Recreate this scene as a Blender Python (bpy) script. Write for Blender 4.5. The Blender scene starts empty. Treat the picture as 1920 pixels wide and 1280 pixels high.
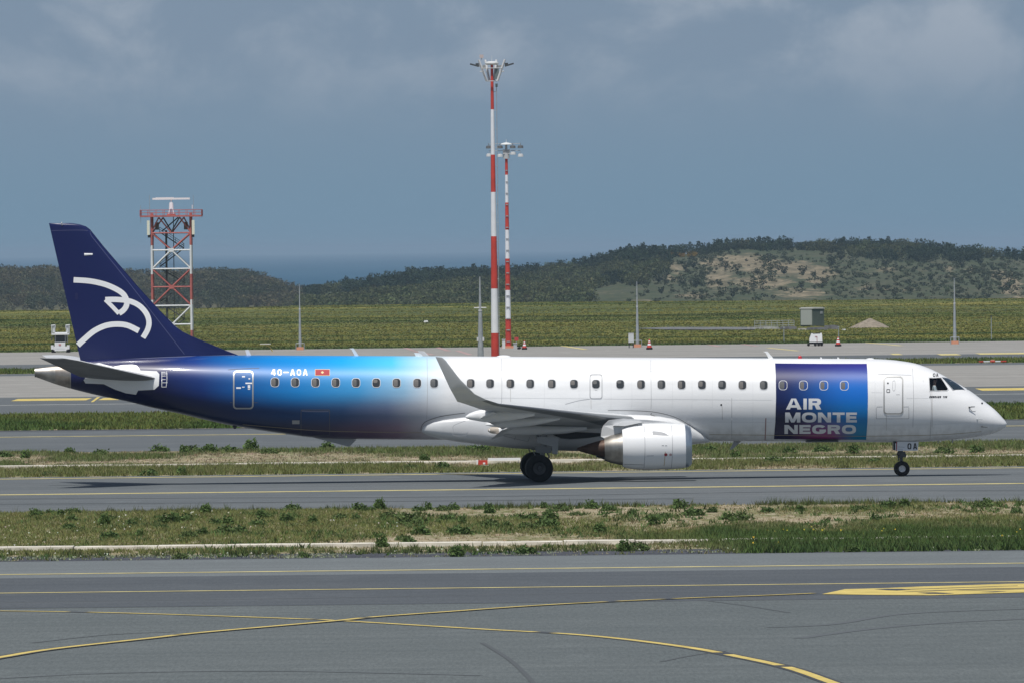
import bpy, bmesh, math, random
import numpy as np
from mathutils import Vector, Matrix

random.seed(7)
rng = np.random.default_rng(7)
SC = bpy.context.scene
COL = SC.collection

# ------------------------------------------------------------------ camera
W0, H0 = 1920.0, 1280.0          # the photograph's own pixel grid
F = 22627.0                      # focal length in those pixels (long telephoto)
CAM_H = 9.2
EYE = 466.0                      # eye-level row at the picture centre
ROLL = 0.0112
HAZE = 3.8e-5
THETA = math.atan((640.0 - EYE) / F)
cam_d = bpy.data.cameras.new('camera')
cam = bpy.data.objects.new('camera', cam_d)
COL.objects.link(cam)
cam_d.sensor_fit = 'HORIZONTAL'
cam_d.sensor_width = 36.0
cam_d.lens = 36.0 * F / W0
cam_d.clip_start = 1.0
cam_d.clip_end = 200000.0
cam.matrix_world = (Matrix.Translation((0, 0, CAM_H)) @ Matrix.Rotation(math.pi / 2 - THETA, 4, 'X')
                    @ Matrix.Rotation(-ROLL, 4, 'Z'))
SC.camera = cam

# ------------------------------------------------------------------ world
SUN_EL = math.radians(66.0)
SUN_AZ = math.atan2(-0.22, -0.975)      # x, y of the direction towards the sun
w = bpy.data.worlds.new('World'); SC.world = w; w.use_nodes = True
nt = w.node_tree; nt.nodes.clear()
def N(tree, typ, **kw):
    n = tree.nodes.new(typ)
    for k, v in kw.items(): setattr(n, k, v)
    return n
wo = N(nt, 'ShaderNodeOutputWorld'); bg = N(nt, 'ShaderNodeBackground')
sky = N(nt, 'ShaderNodeTexSky', sky_type='NISHITA', sun_disc=False)
sky.sun_elevation = SUN_EL; sky.sun_rotation = SUN_AZ
sky.air_density = 1.0; sky.dust_density = 1.2; sky.ozone_density = 1.5
tc = N(nt, 'ShaderNodeTexCoord'); sx = N(nt, 'ShaderNodeSeparateXYZ')
nt.links.new(tc.outputs['Generated'], sx.inputs[0])
def maprange(tree, src, a, b, c=0.0, d=1.0, smooth=True):
    m = N(tree, 'ShaderNodeMapRange'); m.interpolation_type = 'SMOOTHSTEP' if smooth else 'LINEAR'
    tree.links.new(src, m.inputs[0])
    m.inputs[1].default_value = a; m.inputs[2].default_value = b
    m.inputs[3].default_value = c; m.inputs[4].default_value = d
    return m.outputs[0]
def mixc(tree, fac, a, b, mode='MIX'):
    m = N(tree, 'ShaderNodeMix', data_type='RGBA', blend_type=mode)
    for s, v in ((m.inputs[0], fac), (m.inputs[6], a), (m.inputs[7], b)):
        if hasattr(v, 'is_linked'): tree.links.new(v, s)
        elif isinstance(v, (int, float)): s.default_value = v
        else: s.default_value = (*v, 1.0)
    return m.outputs[2]
# overcast bank low on the horizon, all round, in grey-blue, with broken cloud above it
mp = N(nt, 'ShaderNodeMapping'); mp.inputs['Scale'].default_value = (1.0, 1.0, 1.5)
nt.links.new(tc.outputs['Generated'], mp.inputs[0])
nz = N(nt, 'ShaderNodeTexNoise'); nz.inputs['Scale'].default_value = 70.0
nz.inputs['Detail'].default_value = 8.0; nz.inputs['Roughness'].default_value = 0.56
nz.inputs['Distortion'].default_value = 0.25
nt.links.new(mp.outputs[0], nz.inputs['Vector'])
cl = maprange(nt, nz.outputs['Fac'], 0.46, 0.72)
lo = maprange(nt, sx.outputs['Z'], 0.0075, 0.021)
mul = N(nt, 'ShaderNodeMath', operation='MULTIPLY')
nt.links.new(cl, mul.inputs[0]); nt.links.new(lo, mul.inputs[1])
bank = mixc(nt, maprange(nt, sx.outputs['Z'], 0.001, 0.018), (0.172, 0.278, 0.382), (0.210, 0.285, 0.380))
bank = mixc(nt, mul.outputs[0], bank, (0.34, 0.40, 0.48))
skl = N(nt, 'ShaderNodeVectorMath', operation='SCALE'); skl.inputs['Scale'].default_value = 0.07
nt.links.new(sky.outputs[0], skl.inputs[0])
nz2 = N(nt, 'ShaderNodeTexNoise'); nz2.inputs['Scale'].default_value = 2.6; nz2.inputs['Detail'].default_value = 6.0
nt.links.new(tc.outputs['Generated'], nz2.inputs['Vector'])
high = mixc(nt, maprange(nt, nz2.outputs['Fac'], 0.48, 0.68), skl.outputs[0], (0.38, 0.42, 0.48))
full = mixc(nt, maprange(nt, sx.outputs['Z'], 0.05, 0.42), bank, high)
nt.links.new(full, bg.inputs[0]); bg.inputs[1].default_value = 1.0
nt.links.new(bg.outputs[0], wo.inputs[0])

# ------------------------------------------------------------------ sun, exposure
sl = bpy.data.lights.new('sun', 'SUN'); sl.energy = 4.0; sl.angle = math.radians(0.53)
sl.color = (1.0, 0.965, 0.91)
sun = bpy.data.objects.new('sun', sl); COL.objects.link(sun)
to_sun = Vector((math.cos(SUN_EL) * math.sin(SUN_AZ), math.cos(SUN_EL) * math.cos(SUN_AZ), math.sin(SUN_EL)))
sun.rotation_euler = to_sun.to_track_quat('Z', 'Y').to_euler()
sun.location = (0, 300, 200)
SC.view_settings.view_transform = 'Standard'; SC.view_settings.look = 'None'
SC.view_settings.exposure = 0.0; SC.view_settings.gamma = 1.0
SC.view_settings.use_curve_mapping = False
SC.cycles.max_bounces = 6; SC.cycles.transparent_max_bounces = 12; SC.cycles.volume_bounces = 0

# ------------------------------------------------------------------ pixel -> place
cR, sR = math.cos(ROLL), math.sin(ROLL)
cT, sT = math.cos(THETA), math.sin(THETA)
CAMP = Vector((0, 0, CAM_H))
def ray(px, py):
    u, v = px - 960.0, py - 640.0
    xr, yr = u * cR - v * sR, u * sR + v * cR
    return Vector((xr, F * cT - yr * sT, -F * sT - yr * cT))
def at(px, py, Y):                    # point of that pixel at distance Y
    d = ray(px, py); return CAMP + d * (Y / d.y)
def gp(px, py, z=0.0):                # point of that pixel on level ground
    d = ray(px, py); return CAMP + d * ((z - CAM_H) / d.z)
def row(eq):                          # distance of a ground row given at the picture centre
    return gp(960, eq).y

# ------------------------------------------------------------------ noise
def vnoise(x, y, seed=0):
    x = np.asarray(x, float); y = np.asarray(y, float)
    xi = np.floor(x).astype(np.int64); yi = np.floor(y).astype(np.int64)
    xf = x - xi; yf = y - yi
    def h(a, b):
        n = (a * 374761393 + b * 668265263 + seed * 974634777) & 0x7fffffff
        n = ((n ^ (n >> 13)) * 1274126177) & 0x7fffffff
        return ((n ^ (n >> 16)) & 0xffff) / 65535.0
    u = xf * xf * (3 - 2 * xf); v = yf * yf * (3 - 2 * yf)
    return (h(xi, yi) * (1 - u) + h(xi + 1, yi) * u) * (1 - v) + (h(xi, yi + 1) * (1 - u) + h(xi + 1, yi + 1) * u) * v
def fbm(x, y, seed=0, o=4):
    s = 0; a = 0.5; t = 0
    for k in range(o):
        s = s + a * vnoise(np.asarray(x) * 2 ** k, np.asarray(y) * 2 ** k, seed + k); t += a; a *= 0.5
    return s / t

# ------------------------------------------------------------------ materials
MATS = {}
def mat(name, col, rough=0.6, metal=0.0, spec=0.5, coat=0.0, var=0.0, vscale=5.0, bump=0.0, emit=0.0):
    if name in MATS: return MATS[name]
    m = bpy.data.materials.new(name); m.use_nodes = True
    t = m.node_tree; b = t.nodes['Principled BSDF']
    b.inputs['Base Color'].default_value = (*col, 1)
    b.inputs['Roughness'].default_value = rough; b.inputs['Metallic'].default_value = metal
    b.inputs['Specular IOR Level'].default_value = spec
    b.inputs['Coat Weight'].default_value = coat; b.inputs['Coat Roughness'].default_value = 0.08
    if var > 0:
        c = N(t, 'ShaderNodeTexCoord'); n = N(t, 'ShaderNodeTexNoise')
        n.inputs['Scale'].default_value = vscale; n.inputs['Detail'].default_value = 6
        t.links.new(c.outputs['Object'], n.inputs['Vector'])
        f = maprange(t, n.outputs['Fac'], 0.3, 0.7)
        o = mixc(t, f, tuple(x * (1 - var) for x in col), tuple(min(1, x * (1 + var)) for x in col))
        t.links.new(o, b.inputs['Base Color'])
        if bump > 0:
            bp = N(t, 'ShaderNodeBump'); bp.inputs['Strength'].default_value = bump; bp.inputs['Distance'].default_value = 0.05
            t.links.new(n.outputs['Fac'], bp.inputs['Height']); t.links.new(bp.outputs[0], b.inputs['Normal'])
    MATS[name] = m
    return m

def pavement(name, c1, c2, rough=0.85, streak=0.25, speck=0.2, patch=0.3):
    """worn asphalt or concrete: broad patches, long streaks along the lane, fine aggregate"""
    m = bpy.data.materials.new(name); m.use_nodes = True; t = m.node_tree; b = t.nodes['Principled BSDF']
    g = N(t, 'ShaderNodeNewGeometry')
    def noise(sc, scale, det=5, r=0.6):
        mm = N(t, 'ShaderNodeMapping'); mm.inputs['Scale'].default_value = sc
        t.links.new(g.outputs['Position'], mm.inputs[0])
        n = N(t, 'ShaderNodeTexNoise'); n.inputs['Scale'].default_value = scale
        n.inputs['Detail'].default_value = det; n.inputs['Roughness'].default_value = r
        t.links.new(mm.outputs[0], n.inputs['Vector']); return n.outputs['Fac']
    f = maprange(t, noise((0.06, 0.10, 1), 1.0), 0.32, 0.68)
    o = mixc(t, f, c1, c2)
    s1 = maprange(t, noise((0.015, 0.55, 1), 1.0, 6, 0.7), 0.35, 0.7)
    o = mixc(t, s1, o, tuple(x * (1 - streak) for x in c1))
    pz = maprange(t, noise((0.5, 0.16, 1), 1.0, 4, 0.6), 0.52, 0.75)
    mulp = N(t, 'ShaderNodeMath', operation='MULTIPLY'); mulp.inputs[1].default_value = patch
    t.links.new(pz, mulp.inputs[0])
    o = mixc(t, mulp.outputs[0], o, tuple(min(1, x * 1.28) for x in c2))
    sp = maprange(t, noise((1, 0.07, 1), 12.0, 5, 0.9), 0.34, 0.66, 1 - speck, 1 + speck, False)
    vm = N(t, 'ShaderNodeVectorMath', operation='SCALE')
    t.links.new(o, vm.inputs[0]); t.links.new(sp, vm.inputs['Scale'])
    t.links.new(vm.outputs[0], b.inputs['Base Color'])
    b.inputs['Roughness'].default_value = rough; b.inputs['Specular IOR Level'].default_value = 0.12
    MATS[name] = m
    return m

def tinted(name, rough=0.8, trans=0.0, spec=0.15):
    """colour of each plant comes from the 'tint' attribute of its mesh"""
    m = bpy.data.materials.new(name); m.use_nodes = True; t = m.node_tree; b = t.nodes['Principled BSDF']
    a = N(t, 'ShaderNodeAttribute'); a.attribute_name = 'tint'
    t.links.new(a.outputs['Color'], b.inputs['Base Color'])
    b.inputs['Roughness'].default_value = rough; b.inputs['Specular IOR Level'].default_value = spec
    if trans > 0:
        tr = N(t, 'ShaderNodeBsdfTranslucent'); t.links.new(a.outputs['Color'], tr.inputs[0])
        mx = N(t, 'ShaderNodeMixShader'); mx.inputs[0].default_value = trans
        t.links.new(b.outputs[0], mx.inputs[1]); t.links.new(tr.outputs[0], mx.inputs[2])
        t.links.new(mx.outputs[0], t.nodes['Material Output'].inputs[0])
    MATS[name] = m
    return m

WHITE = mat('white_paint', (0.80, 0.81, 0.82), 0.28, coat=0.3)
LGREY = mat('light_grey_paint', (0.58, 0.59, 0.60), 0.35, coat=0.2)
MGREY = mat('mid_grey_paint', (0.33, 0.34, 0.35), 0.4)
WINGU = mat('wing_grey_paint', (0.55, 0.57, 0.58), 0.6, spec=.2, var=0.06, vscale=1.5)
DGREY = mat('dark_grey', (0.06, 0.063, 0.068), 0.5)
BLACK = mat('black_rubber', (0.014, 0.014, 0.015), 0.75, spec=0.3, var=0.3, vscale=6)
BLK = mat('black_paint', (0.012, 0.013, 0.018), 0.4)
SEAL = mat('seam_grey', (0.34, 0.35, 0.37), 0.6)
SEALD = mat('seam_dark', (0.10, 0.10, 0.11), 0.6)
NAVY = mat('navy_paint', (0.0085, 0.0145, 0.082), 0.3, spec=0.3, coat=0.25)
METAL = mat('bare_metal', (0.36, 0.34, 0.31), 0.42, metal=1.0, var=0.22, vscale=3.0)
METALD = mat('heat_stained_metal', (0.34, 0.30, 0.26), 0.38, metal=0.9, var=0.3, vscale=2.5)
LIP = mat('polished_lip', (0.40, 0.46, 0.52), 0.28, metal=0.8)
BROWN = mat('scorched_metal', (0.085, 0.050, 0.036), 0.55, metal=0.4, var=0.3, vscale=2.0)
STEEL = mat('galvanised_steel', (0.36, 0.39, 0.41), 0.5, metal=0.25, var=0.12, vscale=3.0)
STEELD = mat('dark_steel', (0.055, 0.06, 0.065), 0.55)
RED = mat('signal_red_paint', (0.50, 0.050, 0.034), 0.5, var=0.12, vscale=1.2)
TRED = mat('weathered_red_paint', (0.44, 0.13, 0.12), 0.6, var=0.18, vscale=1.5)
MWHITE = mat('mast_white_paint', (0.72, 0.74, 0.77), 0.5, var=0.05, vscale=1.2)
ORANGE = mat('orange_base', (0.62, 0.28, 0.17), 0.7)
YELLOW = mat('yellow_marking', (0.56, 0.44, 0.14), 0.75, spec=0.2, var=0.16, vscale=1.1)
YPALE = mat('worn_yellow_marking', (0.56, 0.48, 0.21), 0.75, spec=0.2, var=0.22, vscale=0.9)
WPAINT = mat('white_marking', (0.55, 0.55, 0.52), 0.8, var=0.2, vscale=0.8)
PINK = mat('faded_red_marking', (0.37, 0.26, 0.245), 0.8, var=0.2, vscale=0.6)
GLASSD = mat('dark_window', (0.030, 0.034, 0.038), 0.12, coat=0.5)
SHADE = mat('window_shade', (0.120, 0.112, 0.105), 0.35)
LETTER = mat('letter_silver', (0.66, 0.67, 0.69), 0.3, coat=0.3)

# ------------------------------------------------------------------ mesh helpers
class MB:
    def __init__(s): s.v = []; s.f = []; s.m = []
    def add(s, vs, fs, mi=0):
        o = len(s.v); s.v += [tuple(p) for p in vs]
        s.f += [tuple(i + o for i in q) for q in fs]; s.m += [mi] * len(fs)
    def box(s, c, d, mi=0, rot=None):
        hx, hy, hz = d[0] / 2, d[1] / 2, d[2] / 2
        p = [Vector((x, y, z)) for x in (-hx, hx) for y in (-hy, hy) for z in (-hz, hz)]
        if rot is not None: p = [rot @ q for q in p]
        p = [q + Vector(c) for q in p]
        s.add(p, [(0, 1, 3, 2), (4, 6, 7, 5), (0, 4, 5, 1), (2, 3, 7, 6), (0, 2, 6, 4), (1, 5, 7, 3)], mi)
    def bar(s, a, b, r0, r1=None, n=8, mi=0, cap=True):
        a = Vector(a); b = Vector(b); r1 = r0 if r1 is None else r1
        d = (b - a).normalized(); u = d.orthogonal().normalized(); q = d.cross(u)
        vs = []
        for p, r in ((a, r0), (b, r1)):
            for i in range(n):
                t = 2 * math.pi * i / n + math.pi / n
                vs.append(p + u * (r * math.cos(t)) + q * (r * math.sin(t)))
        fs = [(i, (i + 1) % n, n + (i + 1) % n, n + i) for i in range(n)]
        if cap: fs += [tuple(range(n - 1, -1, -1)), tuple(range(n, 2 * n))]
        s.add(vs, fs, mi)
    def lathe(s, prof, o, axis, n=32, mi=0, cap0=True, cap1=True):
        """prof: (distance along axis, radius)"""
        o = Vector(o); d = Vector(axis).normalized(); u = d.orthogonal().normalized(); q = d.cross(u)
        vs = []
        for a, r in prof:
            for i in range(n):
                t = 2 * math.pi * i / n
                vs.append(o + d * a + u * (r * math.cos(t)) + q * (r * math.sin(t)))
        fs = []
        for k in range(len(prof) - 1):
            for i in range(n):
                j = (i + 1) % n
                fs.append((k * n + i, k * n + j, (k + 1) * n + j, (k + 1) * n + i))
        if cap0: fs.append(tuple(range(n - 1, -1, -1)))
        if cap1: fs.append(tuple(range((len(prof) - 1) * n, len(prof) * n)))
        s.add(vs, fs, mi)
    def loft(s, rings, closed=True, cap=True, mi=0):
        n = len(rings[0]); vs = [p for r in rings for p in r]; fs = []
        m = n if closed else n - 1
        for k in range(len(rings) - 1):
            for i in range(m):
                j = (i + 1) % n
                fs.append((k * n + i, k * n + j, (k + 1) * n + j, (k + 1) * n + i))
        if cap and closed:
            fs.append(tuple(range(n - 1, -1, -1))); fs.append(tuple(range((len(rings) - 1) * n, len(rings) * n)))
        s.add(vs, fs, mi)
    def prism(s, poly, ext, mi=0):
        """poly: list of 3D points of a flat outline, ext: thickness vector"""
        e = Vector(ext); n = len(poly); p = [Vector(q) for q in poly]
        s.add(p + [q + e for q in p],
              [tuple(range(n - 1, -1, -1)), tuple(range(n, 2 * n))] + [(i, (i + 1) % n, n + (i + 1) % n, n + i) for i in range(n)], mi)
    def mesh(s, name, mats, smooth=False, fix=True):
        me = bpy.data.meshes.new(name); me.from_pydata(s.v, [], s.f)
        if not isinstance(mats, (list, tuple)): mats = [mats]
        for m in mats: me.materials.append(m)
        if len(mats) > 1: me.polygons.foreach_set('material_index', s.m)
        if fix:
            bm = bmesh.new(); bm.from_mesh(me); bmesh.ops.recalc_face_normals(bm, faces=bm.faces); bm.to_mesh(me); bm.free()
        if smooth:
            me.polygons.foreach_set('use_smooth', [True] * len(me.polygons))
            me.set_sharp_from_angle(angle=math.radians(smooth if smooth is not True else 40))
        me.update(); return me
    def build(s, name, mats, parent=None, smooth=False, loc=None, fix=True):
        return link(name, s.mesh(name, mats, smooth, fix), parent, loc)

def link(name, me, parent=None, loc=None):
    o = bpy.data.objects.new(name, me); COL.objects.link(o)
    if parent is not None: o.parent = parent
    if loc is not None: o.location = loc
    return o
def tag(o, label=None, cat=None, group=None, kind=None):
    if label: o['label'] = label
    if cat: o['category'] = cat
    if group: o['group'] = group
    if kind: o['kind'] = kind
    return o
def thing(name, label, cat, loc, rz=0.0, group=None):
    e = bpy.data.objects.new(name, None); COL.objects.link(e)
    e.location = loc; e.rotation_euler = (0, 0, rz); e.empty_display_size = 0.3
    return tag(e, label, cat, group)
def copy_tree(o, parent=None):
    c = o.copy(); COL.objects.link(c); c.parent = parent
    for ch in list(o.children): copy_tree(ch, c)
    return c

# ------------------------------------------------------------------ labels by place
def place_labels(items, what, rows, marks):
    """items: (px, py, object). rows: (lower limit of py, phrase), marks: (px, phrase). Each gets a label of its own."""
    cells = {}
    for px, py, o in items:
        rw = next(ph for lim, ph in rows if py <= lim); mk = min(marks, key=lambda m: abs(m[0] - px))[1]
        cells.setdefault((rw, mk), []).append((px, o))
    ORD = ['leftmost', 'second from left', 'third from left', 'fourth from left', 'fifth from left', 'sixth from left', 'seventh from left', 'eighth from left']
    for (rw, mk), L_ in cells.items():
        L_.sort(key=lambda q: q[0]); n = len(L_)
        for i, (_, o) in enumerate(L_):
            od = '' if n == 1 else (', left one' if i == 0 else ', right one') if n == 2 else ', rightmost' if i == n - 1 else ', ' + ORD[i]
            o['label'] = f'{what} {rw} {mk}{od}'
PLANE_MARKS = [(40, 'below the exhaust cone'), (150, 'below the tail fin'), (290, 'below the stabiliser root'), (400, 'left below the rear door'), (480, 'right below the rear door'), (600, 'below the flag'), (720, 'below the blue fade'), (820, 'below the winglet'), (920, 'left below the wheels'), (1010, 'below the main wheels'), (1110, 'below the exit hatch'), (1230, 'below the engine'), (1370, 'ahead of the engine'), (1470, 'below the panel left edge'), (1600, 'below the panel right edge'), (1690, 'below the nose wheel'), (1800, 'below the cockpit'), (1890, 'below the nose tip')]
HILL_MARKS = [(620, 'left of the tall mast near the sea'), (720, 'well left of the tall mast'), (900, 'by the tall mast'), (1110, 'left of the pole with cabinet'), (1195, 'above the pole with cabinet'), (1290, 'right of the pole with cabinet'), (1370, 'on the slope left of the shelter'), (1450, 'above the metal barrier'), (1523, 'above the shelter'), (1630, 'above the mound'), (1720, 'left of the rightmost pole'), (1790, 'above the rightmost pole'), (1860, 'right of the rightmost pole')]

# ================================================================== SETTING
XW = 700.0
def sheet(name, y0, y1, z, m, x0=-XW, x1=XW, nx=1):
    b = MB(); b.add([(x0, y0, z), (x1, y0, z), (x1, y1, z), (x0, y1, z)], [(0, 1, 2, 3)])
    return tag(b.build(name, m), kind='structure')

# soil and grass ground: one sheet from behind the camera to the shore plain
def ground_material():
    m = bpy.data.materials.new('grassy_soil'); m.use_nodes = True; t = m.node_tree; b = t.nodes['Principled BSDF']
    g = N(t, 'ShaderNodeNewGeometry'); s = N(t, 'ShaderNodeSeparateXYZ'); t.links.new(g.outputs['Position'], s.inputs[0])
    def noise(sc, det=6, r=0.62):
        mm = N(t, 'ShaderNodeMapping'); mm.inputs['Scale'].default_value = sc
        t.links.new(g.outputs['Position'], mm.inputs[0])
        n = N(t, 'ShaderNodeTexNoise'); n.inputs['Scale'].default_value = 1.0
        n.inputs['Detail'].default_value = det; n.inputs['Roughness'].default_value = r
        t.links.new(mm.outputs[0], n.inputs['Vector']); return n.outputs['Fac']
    near = mixc(t, maprange(t, noise((0.45, 0.10, 1)), 0.38, 0.62), (0.30, 0.25, 0.165), (0.14, 0.15, 0.062))
    near = mixc(t, maprange(t, noise((2.2, 0.6, 1)), 0.42, 0.66), near, (0.36, 0.31, 0.225))
    far = mixc(t, maprange(t, noise((0.006, 0.022, 1)), 0.40, 0.60), (0.085, 0.102, 0.040), (0.130, 0.138, 0.046))
    far = mixc(t, maprange(t, noise((0.005, 0.018, 1), 5), 0.52, 0.66), far, (0.24, 0.205, 0.055))
    far = mixc(t, maprange(t, noise((0.012, 0.034, 1), 7, 0.6), 0.45, 0.66), far, (0.060, 0.080, 0.034))
    o = mixc(t, maprange(t, s.outputs['Y'], 1060.0, 1130.0), near, far)
    t.links.new(o, b.inputs['Base Color']); b.inputs['Roughness'].default_value = 0.95
    b.inputs['Specular IOR Level'].default_value = 0.05
    return m
ROWS = {k: row(k) for k in (1280, 1130, 1073, 1042, 950, 884, 838, 796, 769, 734, 694, 690, 684, 673, 650, 570)}
Y_FIELD0, Y_FIELD1 = ROWS[650], ROWS[570]
SEA_Z = -16.0
def ground_z(x, y):
    x = np.asarray(x, float); y = np.asarray(y, float)
    e = np.clip((y - (Y_FIELD0 + 60)) / 120.0, 0, 1)
    und = (fbm(x / 90.0 + 7, y / 130.0, 3, 3) - 0.62) * 0.9 + (vnoise(x / 260.0, y / 52.0, 9) - 0.6) * 0.6
    edge = Y_FIELD1 + (vnoise(x / 60.0, 0 * x, 4) - 0.5) * 160
    d = np.clip((y - edge) / 420.0, 0, 1); d = d * d * (3 - 2 * d)
    return und * e * (1 - d) - 15.0 * d
ys = np.concatenate([[-400, 0, 150], np.linspace(240, 1160, 24), np.linspace(1175, 2700, 90), [3200, 4000, 5000, 6200]])
xs = np.concatenate([[-3000, -1500, -700, -400], np.linspace(-260, 260, 90), [400, 700, 1500, 3000]])
gx, gy = np.meshgrid(xs, ys)
gz = ground_z(gx, gy)
gv = np.stack([gx, gy, gz], -1).reshape(-1, 3)
nxg = len(xs)
gf = [(r * nxg + c, r * nxg + c + 1, (r + 1) * nxg + c + 1, (r + 1) * nxg + c) for r in range(len(ys) - 1) for c in range(nxg - 1)]
me = bpy.data.meshes.new('ground'); me.from_pydata(gv.tolist(), [], gf); me.materials.append(ground_material())
me.polygons.foreach_set('use_smooth', [True] * len(me.polygons))
tag(link('ground', me), kind='structure')

# sea
ms = bpy.data.materials.new('sea_water'); ms.use_nodes = True; t = ms.node_tree; b = t.nodes['Principled BSDF']
g = N(t, 'ShaderNodeNewGeometry'); mm = N(t, 'ShaderNodeMapping'); mm.inputs['Scale'].default_value = (0.004, 0.00035, 1)
t.links.new(g.outputs['Position'], mm.inputs[0])
n = N(t, 'ShaderNodeTexNoise'); n.inputs['Scale'].default_value = 1.0; n.inputs['Detail'].default_value = 8; n.inputs['Roughness'].default_value = 0.65
t.links.new(mm.outputs[0], n.inputs['Vector'])
o = mixc(t, maprange(t, n.outputs['Fac'], 0.3, 0.7), (0.022, 0.078, 0.135), (0.036, 0.100, 0.165))
t.links.new(o, b.inputs['Base Color']); b.inputs['Roughness'].default_value = 0.65; b.inputs['Specular IOR Level'].default_value = 0.06
b2 = MB(); b2.add([(-14000, 5900, SEA_Z), (14000, 5900, SEA_Z), (14000, 87700, SEA_Z), (-14000, 87700, SEA_Z)], [(0, 1, 2, 3)])
tag(b2.build('sea', ms), kind='structure')

# pavements
ASPH_F = pavement('foreground_asphalt', (0.108, 0.123, 0.125), (0.126, 0.141, 0.142), streak=0.08, speck=0.24)
ASPH_D = pavement('dark_asphalt_lane', (0.084, 0.094, 0.104), (0.097, 0.107, 0.116), streak=0.10, speck=0.16)
ASPH_S = pavement('shoulder_asphalt', (0.140, 0.156, 0.161), (0.160, 0.176, 0.180), streak=0.08, speck=0.14)
ASPH_T = pavement('taxiway_asphalt', (0.120, 0.133, 0.140), (0.145, 0.157, 0.162), streak=0.16, speck=0.10)
ASPH_R = pavement('far_asphalt', (0.112, 0.124, 0.132), (0.136, 0.148, 0.154), streak=0.15, speck=0.08)
CONC = pavement('concrete', (0.265, 0.258, 0.240), (0.315, 0.305, 0.285), streak=0.14, speck=0.06, patch=0.4)
GRAV = pavement('dark_gravel', (0.060, 0.064, 0.075), (0.095, 0.098, 0.110), streak=0.2, speck=0.4)
R = ROWS
sheet('apron_asphalt', -200, R[1130], 0.004, ASPH_F)
sheet('dark_lane', R[1130], R[1073], 0.008, ASPH_D)
sheet('shoulder', R[1073], R[1042], 0.004, ASPH_S)
sheet('gravel_verge', R[1042] + 0.02, R[1042] + 6.2, 0.004, GRAV)
sheet('taxiway', R[950], R[884], 0.004, ASPH_T)
sheet('service_road', R[838], R[796], 0.004, ASPH_R)
sheet('parallel_taxiway', R[769], R[734], 0.004, ASPH_R)
sheet('runway_concrete', R[734] + 0.02, R[694], 0.004, CONC)
sheet('runway_shoulder', R[694] + 0.02, R[690], 0.004, ASPH_R)
sheet('far_taxiway', R[684], R[673], 0.004, ASPH_R)
sheet('far_apron', R[673] + 0.02, R[650], 0.004, CONC)
sheet('road_joint', row(797.6), row(796.2), 0.012, mat('dark_joint', (0.05, 0.053, 0.06), 0.9))

def strip_line(name, pts, width, m, z, parent=None, gaps=()):
    """ribbon along ground points; gaps are (start, end) fractions left unpainted"""
    P = [Vector((p[0], p[1], 0)) for p in pts]
    # resample with Catmull-Rom
    Q = []
    for i in range(len(P) - 1):
        p0 = P[max(i - 1, 0)]; p1 = P[i]; p2 = P[i + 1]; p3 = P[min(i + 2, len(P) - 1)]
        for k in range(12):
            s = k / 12
            Q.append(0.5 * ((2 * p1) + (p2 - p0) * s + (2 * p0 - 5 * p1 + 4 * p2 - p3) * s * s + (3 * p1 - p0 - 3 * p2 + p3) * s ** 3))
    Q.append(P[-1])
    b = MB(); n = len(Q); L = []; Rr = []
    for i, q in enumerate(Q):
        d = (Q[min(i + 1, n - 1)] - Q[max(i - 1, 0)]).normalized(); nn = Vector((-d.y, d.x, 0)) * (width / 2)
        L.append(q + nn); Rr.append(q - nn)
    for i in range(n - 1):
        fr = (i + 0.5) / (n - 1)
        if any(a <= fr < c for a, c in gaps): continue
        b.add([(L[i].x, L[i].y, z), (Rr[i].x, Rr[i].y, z), (Rr[i + 1].x, Rr[i + 1].y, z), (L[i + 1].x, L[i + 1].y, z)], [(0, 1, 2, 3)])
    return tag(b.build(name, m, parent), kind='structure')
def hline(name, eq, width, m, z=0.012, x0=-XW, x1=XW):
    y = row(eq); return sheet(name, y - width / 2, y + width / 2, z, m, x0, x1)
hline('lane_line', 1066, 0.62, YPALE); hline('lane_line', 1101, 0.48, YPALE, 0.016)
hline('taxiway_edge_line', 916.5, 1.35, YPALE); hline('taxiway_edge_line', 887, 0.95, YPALE)
hline('road_line', 808.5, 1.2, YPALE, 0.016)
hline('white_line', 748.5, 1.0, WPAINT)
# yellow bars on the parallel taxiway
yb = row(739.5)
for (a, c) in ((27, 167), (189, 235)):
    A = gp(a, 749.6 - 0.0112 * a + 0.0); B_ = gp(c, 749.6 - 0.0112 * c)
    sheet('yellow_bar', A.y - 5.5, A.y + 5.5, 0.012, YELLOW, A.x, B_.x)
b = MB(); q = [gp(170, 752.8, 0.012), gp(175, 752.8, 0.012), gp(188, 743.5, 0.012), gp(182, 743.5, 0.012)]
b.add(q, [(0, 1, 2, 3)]); tag(b.build('yellow_slash', YELLOW), kind='structure')
A = gp(1835, 729.8)
sheet('yellow_bar', A.y - 6, A.y + 6, 0.012, YELLOW, A.x, A.x + 60)
for (px0, px1, py) in ((1760, 1800, 664.6), (1833, 1990, 663.2), (1672, 1690, 664.0)):
    A = gp(px0, py); B_ = gp(px1, py)
    sheet('worn_yellow_bar', A.y - 6, A.y + 6, 0.012, YPALE, A.x, B_.x)
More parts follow.
